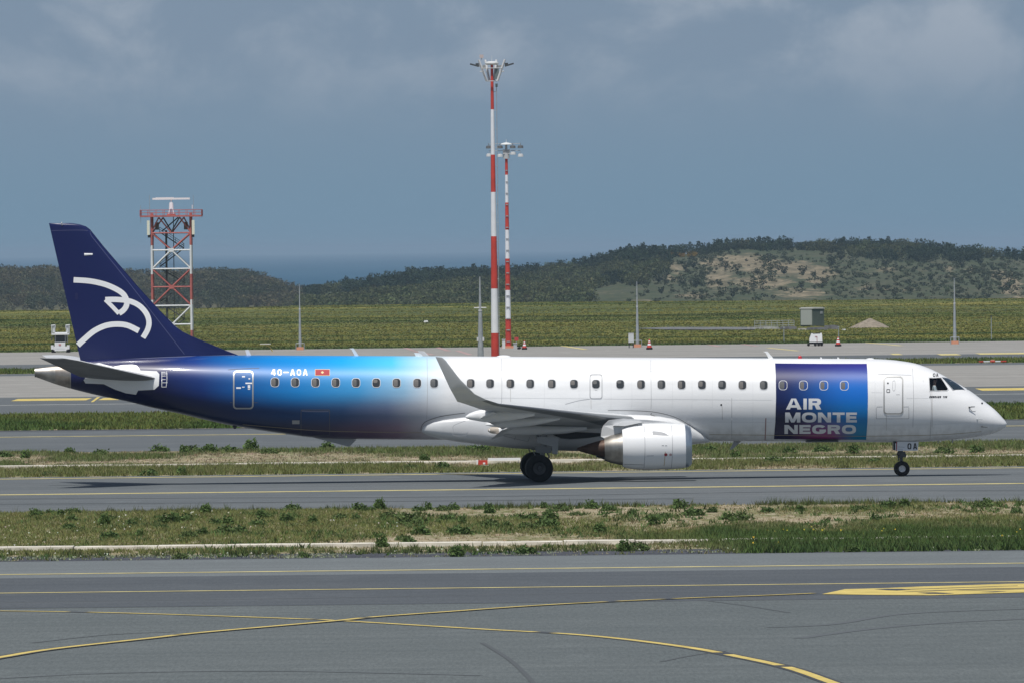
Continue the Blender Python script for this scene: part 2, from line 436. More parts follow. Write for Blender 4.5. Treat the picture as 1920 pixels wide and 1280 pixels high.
# curved guide lines on the apron, each on its dark border
DBORD = mat('dark_line_border', (0.045, 0.05, 0.056), 0.9)
cA = [(-140, 1142.5), (0, 1145), (140, 1147), (300, 1151), (550, 1159.5), (640, 1163.5), (900, 1179), (1100, 1191), (1280, 1212), (1400, 1234), (1480, 1252), (1545, 1274), (1600, 1296), (1650, 1325)]
cB = [(-160, 1262), (0, 1233), (100, 1217), (280, 1197), (380, 1186), (620, 1165), (700, 1157), (840, 1147), (1030, 1134), (1280, 1122), (1420, 1117), (1526, 1112.6)]
for pts, gaps, dz in ((cA, ((0.150, 0.164), (0.335, 0.350), (0.50, 0.512), (0.655, 0.665), (0.752, 0.76)), 0.0), (cB, ((0.325, 0.337), (0.525, 0.54), (0.765, 0.775), (0.80, 0.81)), 0.010)):
    gpts = [gp(*p) for p in pts]
    bo = strip_line('guide_line_border', gpts, 0.46, DBORD, 0.012 + dz)
    strip_line('guide_line', gpts, 0.25, YELLOW, 0.016 + dz, None, gaps)
# sealed cracks, tyre marks and joints
CRACK = mat('sealed_crack', (0.072, 0.080, 0.084), 0.9); RUB = mat('rubber_mark', (0.088, 0.098, 0.104), 0.9)
for i, (w_, pts) in enumerate(((.10, [(1310, 1124), (1390, 1134), (1480, 1148)]), (.10, [(1240, 1240), (1300, 1228), (1360, 1220)]), (.35, [(1500, 1196), (1620, 1180), (1760, 1168), (1960, 1158)]), (.30, [(1440, 1176), (1560, 1170), (1700, 1150), (1960, 1140)]), (.12, [(60, 1205), (200, 1190), (330, 1184)]), (.25, [(-40, 1274), (200, 1262), (520, 1258), (900, 1266)]), (.3, [(-40, 1118), (300, 1110), (700, 1105), (1100, 1098)]), (.3, [(-40, 1130), (500, 1122), (1000, 1113), (1500, 1106)]), (.5, [(-40, 935), (400, 933), (900, 930), (1500, 921), (1960, 919)]), (.5, [(-40, 945), (500, 941), (900, 938), (1300, 934)]), (.12, [(905, 1205), (960, 1240), (1010, 1290)]))):
    strip_line('sealed_crack' if w_ < .2 else 'tyre_mark', [gp(*p) for p in pts], w_, CRACK if w_ < .2 else RUB, 0.0100 + 0.0002 * i)
# painted ground sign at the right: yellow panel with dark strokes
def gpoly(name, pts, m, z, parent=None):
    b = MB(); b.add([gp(x, y, z) for x, y in pts], [tuple(range(len(pts)))])
    return tag(b.build(name, m, parent), kind='structure')
gs = gpoly('painted_ground_sign', [(1541, 1112.6), (1585, 1103.2), (1650, 1101.8), (1720, 1098.6), (1800, 1096.3), (1890, 1093.2), (1960, 1092.5), (2020, 1092), (2010, 1105), (1920, 1109.3), (1745, 1114.8), (1650, 1114.2)], YELLOW, 0.020)
for pts in ([(1640, 1103.3), (1662, 1102.4), (1690, 1102.6), (1707, 1104.4), (1682, 1105.8), (1664, 1105.2)],
            [(1700, 1103.4), (1800, 1100.0), (1908, 1096.6), (1908, 1097.2), (1800, 1100.8), (1706, 1104.0)],
            [(1690, 1108.0), (1730, 1106.4), (1830, 1102.6), (2000, 1099.2), (2000, 1100.0), (1830, 1103.6), (1740, 1107.2)],
            [(1720, 1109.8), (1752, 1109.2), (1790, 1111.0), (1768, 1112.2), (1740, 1111.8)],
            [(1790, 1106.0), (1840, 1104.6), (1920, 1102.6), (1990, 1101.6), (1990, 1102.2), (1920, 1103.3), (1840, 1105.6)],
            [(1836, 1108.6), (1868, 1107.2), (1888, 1107.9), (1862, 1109.0)]):
    gpoly('sign_stroke', pts, DBORD, 0.024, gs)
# faded red marks on the far apron
for (a, c, py0, py1) in ((760, 775, 652, 657), (775, 812, 658, 665), (820, 842, 651, 658), (857, 882, 657, 665), (1330, 1350, 646, 650), (1392, 1420, 645, 649)):
    strip_line('faded_red_line', [gp(a, py0), gp(c, py1)], 0.5, PINK, 0.012)
for (a, c, py0, py1) in ((1040, 1098, 646, 655), (1440, 1496, 652, 657.5), (1610, 1690, 641, 648)):
    strip_line('faded_line', [gp(a, py0), gp((a + c) / 2, (py0 + py1) / 2), gp(c, py1)], 0.5, YPALE, 0.012)

# concrete drain edges in the two grass strips
def drain(name, eq, width, xr, seed):
    y = row(eq); x = xr[0]
    b = MB(); rr = random.Random(seed)
    while x < xr[1]:
        ln = rr.uniform(2.2, 3.0)
        b.box((x + ln / 2, y + rr.uniform(-.05, .05), 0.05), (ln - 0.04, width, 0.13 + rr.uniform(-.02, .02)))
        x += ln
    return tag(b.build(name, mat('pale_concrete', (0.62, 0.58, 0.50), 0.9, var=0.25, vscale=1.4)), kind='structure')
drain('concrete_drain', 1021, 1.5, (-60, 60), 1)
drain('concrete_drain', 867, 1.6, (-70, 70), 2)

# ------------------------------------------------------------------ hills
def interp(tab, x): return np.interp(x, [p[0] for p in tab], [p[1] for p in tab])
RIDGE_R = [(-2500, 640), (0, 640), (480, 590), (560, 562), (590, 552), (620, 546), (660, 541), (700, 535), (740, 526), (790, 520), (870, 514), (960, 513), (1040, 508), (1090, 501), (1130, 492), (1170, 480), (1200, 476), (1240, 476), (1290, 477), (1330, 471), (1370, 464), (1440, 463), (1520, 464), (1620, 463), (1700, 464), (1750, 469), (1800, 476), (1860, 480), (1920, 481), (2100, 490), (2500, 500), (4500, 520)]
RIDGE_L = [(-2500, 520), (-600, 505), (-100, 512), (0, 513), (60, 513), (120, 512), (240, 519), (330, 519), (420, 517), (460, 520), (500, 530), (530, 540), (560, 551), (610, 570), (700, 600), (900, 640), (4500, 640)]
Y0R, Y1R, YBR = 3500.0, 4800.0, 5600.0
Y0L, Y1L, YBL = 4300.0, 5200.0, 5850.0
def hill_point(px, t, ridge, Y0, Y1, ybase=592.0):
    Y = Y0 + (Y1 - Y0) * t
    yr = interp(ridge, px); yb_ = np.maximum(ybase - 0.0112 * (px - 960), yr + 4)
    tt = t ** 0.72
    y = yb_ + (yr - yb_) * tt
    gull = (fbm(px / 70.0, t * 3.0, 21, 4) - 0.5) * 22 * np.sin(np.pi * np.clip(t, 0, 1)) + (fbm(px / 16.0, t * 9.0, 31, 3) - 0.5) * 5 * np.sin(np.pi * np.clip(t, 0, 1))
    return y + gull, Y
def at_np(px, py, Y):
    u = px - 960.0; v = py - 640.0
    xr = u * cR - v * sR; yr = u * sR + v * cR
    dy = F * cT - yr * sT; dz = -F * sT - yr * cT
    return np.stack([xr * Y / dy, Y + 0 * px, CAM_H + dz * Y / dy], -1)
def hill_material(name, cols, dirt):
    m = bpy.data.materials.new(name); m.use_nodes = True; t = m.node_tree; b = t.nodes['Principled BSDF']
    g = N(t, 'ShaderNodeNewGeometry')
    def noise(sc, det=6, r=0.6, dist=0.0):
        mm = N(t, 'ShaderNodeMapping'); mm.inputs['Scale'].default_value = sc
        t.links.new(g.outputs['Position'], mm.inputs[0])
        n = N(t, 'ShaderNodeTexNoise'); n.inputs['Scale'].default_value = 1.0
        n.inputs['Detail'].default_value = det; n.inputs['Roughness'].default_value = r; n.inputs['Distortion'].default_value = dist
        t.links.new(mm.outputs[0], n.inputs['Vector']); return n.outputs['Fac']
    o = mixc(t, maprange(t, noise((0.06, 0.02, 0.2)), 0.38, 0.62), cols[0], cols[1])
    o = mixc(t, maprange(t, noise((0.28, 0.05, 0.5), 7, 0.7), 0.45, 0.66), o, cols[2])
    if dirt:
        a = N(t, 'ShaderNodeAttribute'); a.attribute_name = 'bare_soil'
        soil = mixc(t, maprange(t, noise((0.25, 0.03, 0.6), 8, 0.72, 0.6), 0.36, 0.64), (0.110, 0.098, 0.064), (0.265, 0.222, 0.150))
        ad = N(t, 'ShaderNodeMath', operation='ADD'); t.links.new(a.outputs['Fac'], ad.inputs[0])
        br = maprange(t, noise((0.16, 0.04, 0.5), 8, 0.75, 0.5), 0.25, 0.75, -0.62, 0.62, False); t.links.new(br, ad.inputs[1])
        o = mixc(t, maprange(t, ad.outputs[0], 0.38, 0.62), o, soil)
    t.links.new(o, b.inputs['Base Color']); b.inputs['Roughness'].default_value = 0.95; b.inputs['Specular IOR Level'].default_value = 0.05
    return m
SOIL = [(1385, 492, 85, 17, 1.0), (1460, 502, 85, 16, 1.0), (1530, 512, 45, 15, .95), (1345, 520, 34, 30, .8), (1430, 530, 70, 15, .85), (1500, 550, 60, 11, .9), (1530, 527, 25, 8, .8), (1270, 500, 22, 14, .75), (1300, 555, 35, 8, .7), (1260, 520, 28, 12, .6), (1630, 540, 40, 7, .7), (1655, 506, 40, 8, .62), (1780, 505, 12, 7, .8), (1820, 507, 14, 8, .8), (1870, 515, 22, 10, .8), (1895, 535, 22, 26, 1.0), (1910, 560, 16, 20, .8), (1120, 550, 60, 6, .4), (1050, 562, 100, 5, .35), (1210, 564, 50, 5, .42), (1690, 545, 60, 6, .45), (1620, 512, 60, 10, .4)]
def make_hill(name, ridge, Y0, Y1, YB, m, dirt):
    px = np.concatenate([np.linspace(-2500, -200, 40), np.linspace(-190, 2110, 330), np.linspace(2150, 4500, 40)])
    ts = np.concatenate([np.linspace(0.0, 1.0, 46)])
    P, T = np.meshgrid(px, ts)
    y, Y = hill_point(P, T, ridge, Y0, Y1)
    V = at_np(P, y, Y)
    soil = np.zeros_like(P)
    for (cx, cy, rx, ry, s) in SOIL:
        soil = np.maximum(soil, .86 * s * np.exp(-(((P - cx) / rx) ** 2 + ((y - cy) / ry) ** 2) ** 1.4))
    back = V[-1].copy(); back[:, 1] = YB; back[:, 2] = -16.5
    front = V[0].copy(); front[:, 1] -= 250; front[:, 2] = -16.4
    V = np.concatenate([front[None], V, back[None]], 0); soil = np.concatenate([soil[:1] * 0, soil, soil[:1] * 0], 0)
    r, c = V.shape[:2]
    fs = [(i * c + j, i * c + j + 1, (i + 1) * c + j + 1, (i + 1) * c + j) for i in range(r - 1) for j in range(c - 1)]
    me = bpy.data.meshes.new(name); me.from_pydata(V.reshape(-1, 3).tolist(), [], fs); me.materials.append(m)
    me.polygons.foreach_set('use_smooth', [True] * len(me.polygons))
    if dirt:
        at_ = me.attributes.new('bare_soil', 'FLOAT', 'POINT'); at_.data.foreach_set('value', soil.reshape(-1).astype(np.float32))
    return tag(link(name, me), kind='structure')
make_hill('hill', RIDGE_R, Y0R, Y1R, YBR, hill_material('hill_scrub', ((0.064, 0.078, 0.044), (0.088, 0.090, 0.058), (0.044, 0.058, 0.036)), True), True)
make_hill('hill', RIDGE_L, Y0L, Y1L, YBL, hill_material('hill_scrub_brown', ((0.088, 0.088, 0.050), (0.104, 0.098, 0.060), (0.064, 0.066, 0.040)), False), False)

# ------------------------------------------------------------------ plants
def set_tint(me, cols):
    a = me.attributes.new('tint', 'FLOAT_COLOR', 'POINT')
    c = np.ones((len(cols), 4), np.float32); c[:, :3] = cols
    a.data.foreach_set('color', c.reshape(-1))
def tri_mesh(name, V, cols, m):
    """V: (n,3,3) loose triangles, cols (n,3)"""
    n = len(V)
    me = bpy.data.meshes.new(name)
    me.vertices.add(n * 3); me.vertices.foreach_set('co', V.reshape(-1).astype(np.float32))
    me.loops.add(n * 3); me.loops.foreach_set('vertex_index', np.arange(n * 3, dtype=np.int32))
    me.polygons.add(n); me.polygons.foreach_set('loop_start', np.arange(0, n * 3, 3, dtype=np.int32))
    me.materials.append(m); me.update(calc_edges=True)
    set_tint(me, np.repeat(cols, 3, axis=0))
    return me
GRASSM = tinted('grass_blades', 0.8, 0.25)
LEAFM = tinted('leaves', 0.7, 0.2)
def blades(base, h, wid, spread, nb, lean=0.5):
    """base (n,3), per-tuft height h (n), returns (n*nb,3,3) and index of tuft"""
    n = len(base); idx = np.repeat(np.arange(n), nb); B = base[idx].copy()
    B[:, :2] += rng.normal(0, 1, (len(B), 2)) * spread[idx][:, None]
    ang = rng.uniform(0, 2 * np.pi, len(B)); hh = h[idx] * rng.uniform(0.55, 1.15, len(B)); ww = wid[idx] * rng.uniform(0.6, 1.3, len(B))
    d = np.stack([np.cos(ang), np.sin(ang) * 0.5, 0 * ang], -1)
    p0 = B - d * ww[:, None] / 2; p1 = B + d * ww[:, None] / 2
    la = rng.uniform(0, 2 * np.pi, len(B))
    tip = B + np.stack([np.cos(la) * hh * lean, np.sin(la) * hh * lean, hh], -1)
    p0[:, 2] -= 0.01; p1[:, 2] -= 0.01
    return np.stack([p0, p1, tip], 1), idx
def jitter(c, n, v=0.22):
    c = np.asarray(c, float)
    k = rng.uniform(1 - v, 1 + v, (n, 1)); hshift = rng.normal(0, 0.07, (n, 3))
    return np.clip(np.broadcast_to(c, (n, 3)) * k * (1 + hshift), 0.004, 0.9)

def pxof(P):      # picture column of points (approximate, for zoning only)
    return 960 + P[:, 0] / P[:, 1] * F
# strip before the plane
def strip1(n):
    x = rng.uniform(-29, 29, n); y = rng.uniform(R[1042] + 0.3, R[950] - 0.1, n)
    P = np.stack([x, y, np.zeros(n)], -1)
    px = pxof(P); eq = EYE + CAM_H * F / y
    a = fbm(x * 0.35, y * 0.10, 51, 4); g = fbm(x * 0.16 + 3, y * 0.05, 61, 4)
    # dense green on the right half near the edge, dry ground in the middle
    dens = np.clip((px - 1080) / 330 + (fbm(x * .8, y * .10, 78) - .5) * 1.5, 0, 1) * np.clip((eq - 984 - (fbm(x * .3, y * .02, 77) - .5) * 60) / 34 + (fbm(x * .9, y * .16, 79) - .5) * 1.3, 0, 1)
    left = np.clip((760 - px) / 300, 0, 1)
    gravel = (eq > 1031 + (vnoise(x * .6, y * .1, 5) - .5) * 7)
    return P, px, eq, a, g, dens, left, gravel
P, px_, eq_, a_, g_, de_, le_, gr_ = strip1(90000)
green = np.clip((g_ - 0.445 + 0.20 * le_) * 4.5 + 0.5, 0, 1)
green = np.maximum(green, de_)
keep = rng.uniform(0, 1, len(P)) < np.clip(0.16 + 0.5 * green + 0.45 * de_ + 0.15 * le_, 0, 1) * np.where(gr_ & (de_ < 0.5), 0.10, 1)
P, px_, eq_, a_, green, de_, le_, gr_ = [q[keep] for q in (P, px_, eq_, a_, green, de_, le_, gr_)]
n = len(P)
h = 0.05 + 0.07 * green * rng.uniform(0.4, 1.2, n) + 0.15 * de_ * rng.uniform(0.6, 1.2, n)
c_dry = jitter((0.35, 0.29, 0.175), n); c_gr = jitter((0.172, 0.192, 0.066), n); c_dn = jitter((0.074, 0.120, 0.036), n)
kk = np.clip(green + rng.normal(0, 0.22, n), 0, 1)[:, None]
cc = c_dry * (1 - kk) + c_gr * kk
cc = cc * (1 - de_[:, None]) + c_dn * de_[:, None]
T, ix = blades(P, h, 0.035 + 0.02 * de_, np.full(n, 0.055), 5, 0.6)
tag(link('verge_grass', tri_mesh('verge_grass', T, cc[ix], GRASSM)), 'low grass and dry stalks on the verge in front of the taxiway', 'grass', kind='stuff')
# taller stalks along the back edge and the gravel edge
n = 5200
x = rng.uniform(-29, 29, n); e = rng.uniform(0, 1, n) < 0.55
y = np.where(e, R[950] - np.abs(rng.normal(0, 1.2, n)), R[1042] + 4.4 + np.abs(rng.normal(0, 2.0, n)))
k = fbm(x * 0.5, y * 0.05, 71, 4); s = rng.uniform(0, 1, n) < np.clip((k - 0.42) * 6, 0.05, 1)
P = np.stack([x, y, 0 * x], -1)[s]; n = len(P)
T, ix = blades(P, rng.uniform(0.10, 0.30, n) * rng.uniform(.6, 1.2, n), np.full(n, 0.03), np.full(n, 0.05), 6, 0.45)
tag(link('tall_grass', tri_mesh('tall_grass', T, jitter((0.092, 0.114, 0.040), n, .35)[ix], GRASSM)), 'taller ragged grass fringing the verge edges', 'grass', kind='stuff')
# low leafy plants between the grass
n = 10400
x = rng.uniform(-29, 29, n); y = rng.uniform(R[1042] + 2, R[950] - .1, n); k = fbm(x * 0.55, y * 0.14, 75, 4)
s = rng.uniform(0, 1, n) < np.clip((k - 0.50) * 7, 0.04, .9); P = np.stack([x, y, 0 * x], -1)[s]; n = len(P)
T, ix = blades(P, rng.uniform(0.07, 0.20, n), np.full(n, 0.07), np.full(n, 0.08), 8, 0.7)
tag(link('leafy_growth', tri_mesh('leafy_growth', T, jitter((0.084, 0.130, 0.042), n, .3)[ix], GRASSM)), 'low leafy plants mixed into the near verge grass', 'plants', kind='stuff')
# pale rosettes on the gravel
n = 5200; x = rng.uniform(-29, 29, n); y = R[1042] + rng.uniform(.3, 6.0, n); k = fbm(x * .7, y * .3, 85, 3)
s = (rng.uniform(0, 1, n) < np.clip((k - .44) * 6, 0, 1) * np.clip((1350 - (960 + x / y * F)) / 300, .15, 1)); P = np.stack([x, y, 0 * x + .005], -1)[s]; n = len(P)
T, ix = blades(P, rng.uniform(0.025, 0.06, n), np.full(n, 0.05), np.full(n, 0.05), 5, 1.0)
tag(link('gravel_plants', tri_mesh('gravel_plants', T, jitter((0.30, 0.33, 0.22), n, .3)[ix], GRASSM)), 'pale low plants scattered over the dark gravel edge', 'plants', kind='stuff')
# white and yellow flowers
n = 2600
x = rng.uniform(-29, 29, n); y = rng.uniform(R[1042] + 1, R[950] - 1, n); P = np.stack([x, y, np.full(n, 0.09)], -1)
px_ = pxof(P); eq_ = EYE + CAM_H * F / y
k = fbm(x * 0.45, y * 0.12, 91, 3)
wh = ((k > 0.635) & (px_ < 760) & (rng.uniform(0, 1, n) < .7)) | ((k > 0.64) & (px_ > 1620) & (eq_ > 990)) | ((eq_ > 1030) & (rng.uniform(0, 1, n) < .35))
ye = (px_ > 1380) & (eq_ > 985) & (k < 0.36) & (rng.uniform(0, 1, n) < .6)
def discs(P, r, c):
    n = len(P); ang = rng.uniform(0, 6.28, n)
    V = np.stack([P + np.stack([r * np.cos(ang + q), 0.5 * r * np.sin(ang + q), r * 0.9 * np.sin(ang + q)], -1) for q in (0, 2.1, 4.2)], 1)
    return V, jitter(c, n, .12)
V1, C1 = discs(P[wh], rng.uniform(.018, .042, wh.sum()), (0.50, 0.51, 0.42)); P2 = P[ye].copy(); P2[:, 2] = rng.uniform(.12, .25, len(P2))
V2, C2 = discs(P2, rng.uniform(.02, .045, ye.sum()), (0.60, 0.46, 0.05))
tag(link('verge_flowers', tri_mesh('verge_flowers', np.concatenate([V1, V2]), np.concatenate([C1, C2]), GRASSM)), 'scattered small white and yellow flowers on the near verge', 'flowers', kind='stuff')
# strip behind the plane
n = 60000
x = rng.uniform(-36, 36, n); y = rng.uniform(R[884] + 0.1, R[838] - 0.1, n); P = np.stack([x, y, 0 * x], -1)
px_ = pxof(P); eq_ = EYE + CAM_H * F / y
g_ = fbm(x * 0.22, y * 0.07, 101, 4); rt = np.clip((px_ - 900) / 700, 0, 1)
front = np.clip((eq_ - 866) / 4, 0, 1)
green = np.clip((g_ - 0.49 + 0.10 * rt + 0.13 * front) * 6 + 0.5, 0, 1)
keep = rng.uniform(0, 1, n) < 0.22 + 0.6 * green
P, green, front = P[keep], green[keep], front[keep]; n = len(P)
kk = np.clip(green + rng.normal(0, 0.2, n), 0, 1)[:, None]
cc = jitter((0.34, 0.285, 0.19), n) * (1 - kk) + (jitter((0.112, 0.150, 0.050), n) * (1 - front[:, None] * .6) + jitter((0.170, 0.182, 0.062), n) * front[:, None] * .6) * kk
T, ix = blades(P, 0.07 + 0.13 * green * rng.uniform(.5, 1.3, n), np.full(n, 0.055), np.full(n, 0.08), 5, 0.6)
tag(link('verge_grass', tri_mesh('verge_grass', T, cc[ix], GRASSM)), 'patchy grass on the verge just behind the plane', 'grass', kind='stuff')
# green strip further back and the thin one beyond the runway
for (e0, e1, nn, hh, lab) in ((796, 769, 26000, 0.26, 'green grass strip beyond the service road'), (690, 684, 9000, 0.30, 'thin green strip past the concrete runway')):
    ya, yb2 = R[e0], R[e1]; hw = 1000 * yb2 / F
    x = rng.uniform(-hw, hw, nn); y = rng.uniform(ya + 0.2, yb2 - 0.2, nn); g_ = fbm(x * 0.15, y * 0.05, 111, 4)
    P = np.stack([x, y, 0 * x], -1); kk = np.clip((g_ - 0.4) * 5, 0, 1)[:, None]
    cc = jitter((0.125, 0.155, 0.044), nn) * (1 - kk) + jitter((0.072, 0.118, 0.032), nn) * kk
    T, ix = blades(P, hh * rng.uniform(.5, 1.2, nn), np.full(nn, 0.14), np.full(nn, 0.16), 4, 0.5)
    tag(link('strip_grass', tri_mesh('strip_grass', T, cc[ix], GRASSM)), lab, 'grass', kind='stuff')
# wide meadow with flower bands
n = 60000
y = 1.0 / rng.uniform(1 / (Y_FIELD1 + 70), 1 / (Y_FIELD0 + 0.8), n); x = rng.uniform(-1, 1, n) * (1080 * y / F)
P = np.stack([x, y, ground_z(x, y)], -1)
wv = (fbm(x * 0.02, y * 0.004, 119, 3) - .5) * 60
band = fbm(x * 0.004, (y + wv) * 0.022, 121, 4); b2_ = fbm(x * 0.010, (y + wv) * 0.034, 131, 4); rd = fbm(x * .012, (y + wv) * .02, 141, 3)
yl = np.clip((band - 0.50) * 9 + (b2_ - .5) * 2, 0, 1)[:, None]; dk = np.clip((b2_ - 0.47) * 8, 0, 1)[:, None]
cc = jitter((0.172, 0.188, 0.060), n, .05) * (1 - dk) + jitter((0.082, 0.118, 0.040), n, .05) * dk
cc = cc * (1 - 0.5 * yl) + jitter((0.32, 0.28, 0.075), n, .06) * 0.5 * yl
cc = np.where((rd > 0.62)[:, None], cc * 0.8 + np.array((0.040, 0.026, 0.014)), cc)
T, ix = blades(P, rng.uniform(.05, .14, n), np.full(n, 0.30), np.full(n, 0.45), 6, 0.8)
tag(link('meadow_grass', tri_mesh('meadow_grass', T, cc[ix], GRASSM)), 'wide meadow of grass with bands of yellow flowers behind the apron', 'meadow', kind='stuff')

# --- single weeds (each its own object)
def leaf_ball(nl, rx, rz, ls, seed, flat=0.7, base=0.0):
    r = np.random.default_rng(seed)
    d = r.normal(0, 1, (nl, 3)); d /= np.linalg.norm(d, axis=1)[:, None]; d[:, 2] = np.abs(d[:, 2])
    rad = r.uniform(0.35, 1.0, nl) ** 0.6
    lob = 1 + 0.22 * np.sin(3 * np.arctan2(d[:, 1], d[:, 0]) + seed) * r.uniform(.5, 1, nl)
    c = d * rad[:, None] * np.array([rx, rx, rz]) * lob[:, None]; c[:, 2] += base
    u = r.normal(0, 1, (nl, 3)); u /= np.linalg.norm(u, axis=1)[:, None]
    v = np.cross(u, r.normal(0, 1, (nl, 3))); v /= np.linalg.norm(v, axis=1)[:, None]
    s = ls * r.uniform(.6, 1.4, nl)[:, None]
    V = np.stack([c - u * s * .5, c + u * s * .5, c + v * s * 1.1], 1)
    V[:, :, 2] = np.maximum(V[:, :, 2], 0.0)
    return V, r
def weed_mesh(name, seed, rx, rz, col):
    V, r = leaf_ball(260, rx, rz, 0.085, seed)
    st = []
    for k in range(7):                     # stems from the ground
        a = r.uniform(0, 6.28); q = np.array([math.cos(a) * .03, math.sin(a) * .03, 0]); tp = np.array([math.cos(a) * rx * .5, math.sin(a) * rx * .5, rz * .7])
        st.append([q, q + np.array([.014, 0, 0]), tp])
    V = np.concatenate([V, np.array(st)])
    c = np.clip(np.array(col) * r.uniform(.6, 1.4, (len(V), 1)), 0.003, 1)
    return tri_mesh(name, V, c, LEAFM)
WM = [weed_mesh('weed', 200 + k, rx, rz, c) for k, (rx, rz, c) in enumerate([(0.30, 0.34, (0.090, 0.142, 0.046)), (0.36, 0.26, (0.100, 0.156, 0.052)), (0.24, 0.40, (0.094, 0.148, 0.046)), (0.42, 0.30, (0.096, 0.140, 0.048))])]
WEEDS1 = [(67, 968, 1.0), (95, 963, .7), (113, 965, .7), (137, 962, 1.0), (135, 977, .8), (129, 992, .8), (196, 985, 1.0), (210, 974, .6), (245, 985, .8), (206, 1009, 1.1), (262, 1006, .7), (302, 990, .8), (320, 981, 1.3), (345, 978, 1.2), (386, 962, .95), (354, 1008, .8), (380, 1002, .7), (405, 983, .9), (428, 984, 1.0), (425, 1000, 1.0), (450, 999, .9), (483, 986, 1.0), (490, 972, .8), (500, 971, .7), (540, 979, .8), (548, 956, 1.0), (586, 980, .8), (638, 973, .8), (672, 957, 1.0), (695, 957, .7), (712, 955, .9), (730, 972, 1.0), (668, 974, .6), (785, 957, .9), (803, 955, .7), (830, 957, .9), (852, 955, .7), (840, 976, 1.0), (866, 981, .8), (770, 984, 1.2), (790, 1002, 1.2), (710, 1007, .9), (716, 1025, 1.1), (757, 1012, .9), (765, 1022, 1.0), (861, 1001, 1.3), (917, 961, 1.0), (919, 988, .8), (950, 987, .7), (985, 975, 1.1), (1003, 974, .9), (990, 991, 1.0), (1030, 975, 1.3), (1025, 988, 1.2), (1020, 952, .7), (1052, 958, .9), (1110, 953, 1.0), (1140, 957, .8), (1125, 1000, 1.0), (1080, 966, .7), (1186, 963, .7), (1225, 974, .9), (1225, 985, .8), (1248, 970, .8), (1274, 953, 1.1), (1300, 966, 1.1), (1362, 974, .8), (1390, 975, .9), (1336, 960, .7), (1440, 960, .8), (1500, 958, .7), (1612, 957, .8), (1640, 977, .8), (1667, 951, 1.1), (1695, 950, .9), (1840, 951, 1.1), (1850, 949, .9), (1905, 962, .7), (858, 1043, 1.1), (340, 1047, .7), (570, 1045, .7), (985, 1038, 1.1), (1170, 1033, .9), (1195, 1032, 1.0), (1600, 1034, .8), (1820, 1030, .8)]
W1 = []
for i, (x, y, s) in enumerate(WEEDS1):
    p = gp(x, y, 0.0); o = link('weed', WM[i % 4])
    o.location = p; o.rotation_euler = (0, 0, random.uniform(0, 6.28)); s *= random.uniform(0.82, 1.08); o.scale = (s, s, s * random.uniform(.8, 1.15))
    if p.y < R[1042] + 6.3: o.location.z = 0.003
    tag(o, 'weed', 'weed', 'weeds on the near verge'); W1.append((x, y + .0112 * (x - 960), o))
place_labels(W1, 'weed clump', [(961, 'on near verge back edge'), (983, 'mid near verge'), (1014, 'on near verge front half'), (2000, 'at the apron gravel edge')], PLANE_MARKS)
WEEDS2 = [(8, 856, 1), (48, 858, .9), (188, 853, 1), (130, 850, .8), (300, 846, 1.2), (345, 850, 1), (360, 848, 1.2), (393, 848, 1.1), (430, 846, 1.1), (470, 845, 1.4), (505, 850, .9), (614, 842, 1.1), (280, 891, .9), (340, 890, .8), (90, 892, .8), (795, 862, .7), (890, 846, 1.3), (910, 848, 1), (770, 880, .9), (830, 881, 1), (1330, 846, 1), (1380, 860, .9), (1450, 868, 1.2), (1480, 850, .9), (1540, 846, 1), (1600, 852, 1.2), (1770, 850, 1), (1830, 848, 1), (1640, 868, .9)]
W2 = []
for i, (x, y, s) in enumerate(WEEDS2):
    p = gp(x, y, 0.0); o = link('weed', WM[(i + 1) % 4]); o.location = p
    o.rotation_euler = (0, 0, random.uniform(0, 6.28)); s *= random.uniform(.85, 1.1); o.scale = (s * 1.15, s * 1.15, s)
    tag(o, 'weed', 'weed', 'weeds on the far verge'); W2.append((x, y + .0112 * (x - 960), o))
place_labels(W2, 'weed clump', [(847, 'at far verge back,'), (867, 'mid far verge,'), (2000, 'at far verge front,')], PLANE_MARKS)

# --- woods on the hills
def tree_tris(seed, h, rx, nl, ls, conif):
    r = np.random.default_rng(seed)
    k = r.uniform(0.06, 1.0, nl); 
    prof = (np.clip(1.08 - k, 0, 1) ** 0.75 if conif else np.sqrt(np.clip(1 - (2 * (k - .12) / 1.76 - 1) ** 2, 0, 1)))
    a = r.uniform(0, 6.28, nl); rr = np.sqrt(r.uniform(.15, 1, nl)) * rx * (prof + .12) * (1 + .3 * np.sin(a * 2 + seed) * np.cos(k * 7 + seed))
    c = np.stack([rr * np.cos(a), rr * np.sin(a), k * h], -1)
    u = r.normal(0, 1, (nl, 3)); u /= np.linalg.norm(u, axis=1)[:, None]; v = r.normal(0, 1, (nl, 3)); v /= np.linalg.norm(v, axis=1)[:, None]
    s = ls * r.uniform(.6, 1.4, nl)[:, None]
    return np.stack([c - u * s, c + u * s, c + v * s * 1.3], 1), r
def hill_at(px, py, ridge=RIDGE_R, Y0=Y0R, Y1=Y1R):
    """place on the hill face seen at a pixel"""
    ts = np.linspace(0.02, 1, 120); y, Y = hill_point(np.full(120, float(px)), ts, ridge, Y0, Y1)
    ok = np.where(y <= py)[0]
    i = ok[0] if len(ok) else 119
    return at_np(np.array([float(px)]), np.array([y[i]]), np.array([Y[i]]))[0]
protoC = [tree_tris(300 + k, 1.0, 0.36, 120, 0.085, True) for k in range(5)]
protoR = [tree_tris(320 + k, 1.0, 0.50, 130, 0.095, False) for k in range(5)]
protoS = [tree_tris(340 + k, 1.0, 0.80, 44, 0.26, False) for k in range(5)]
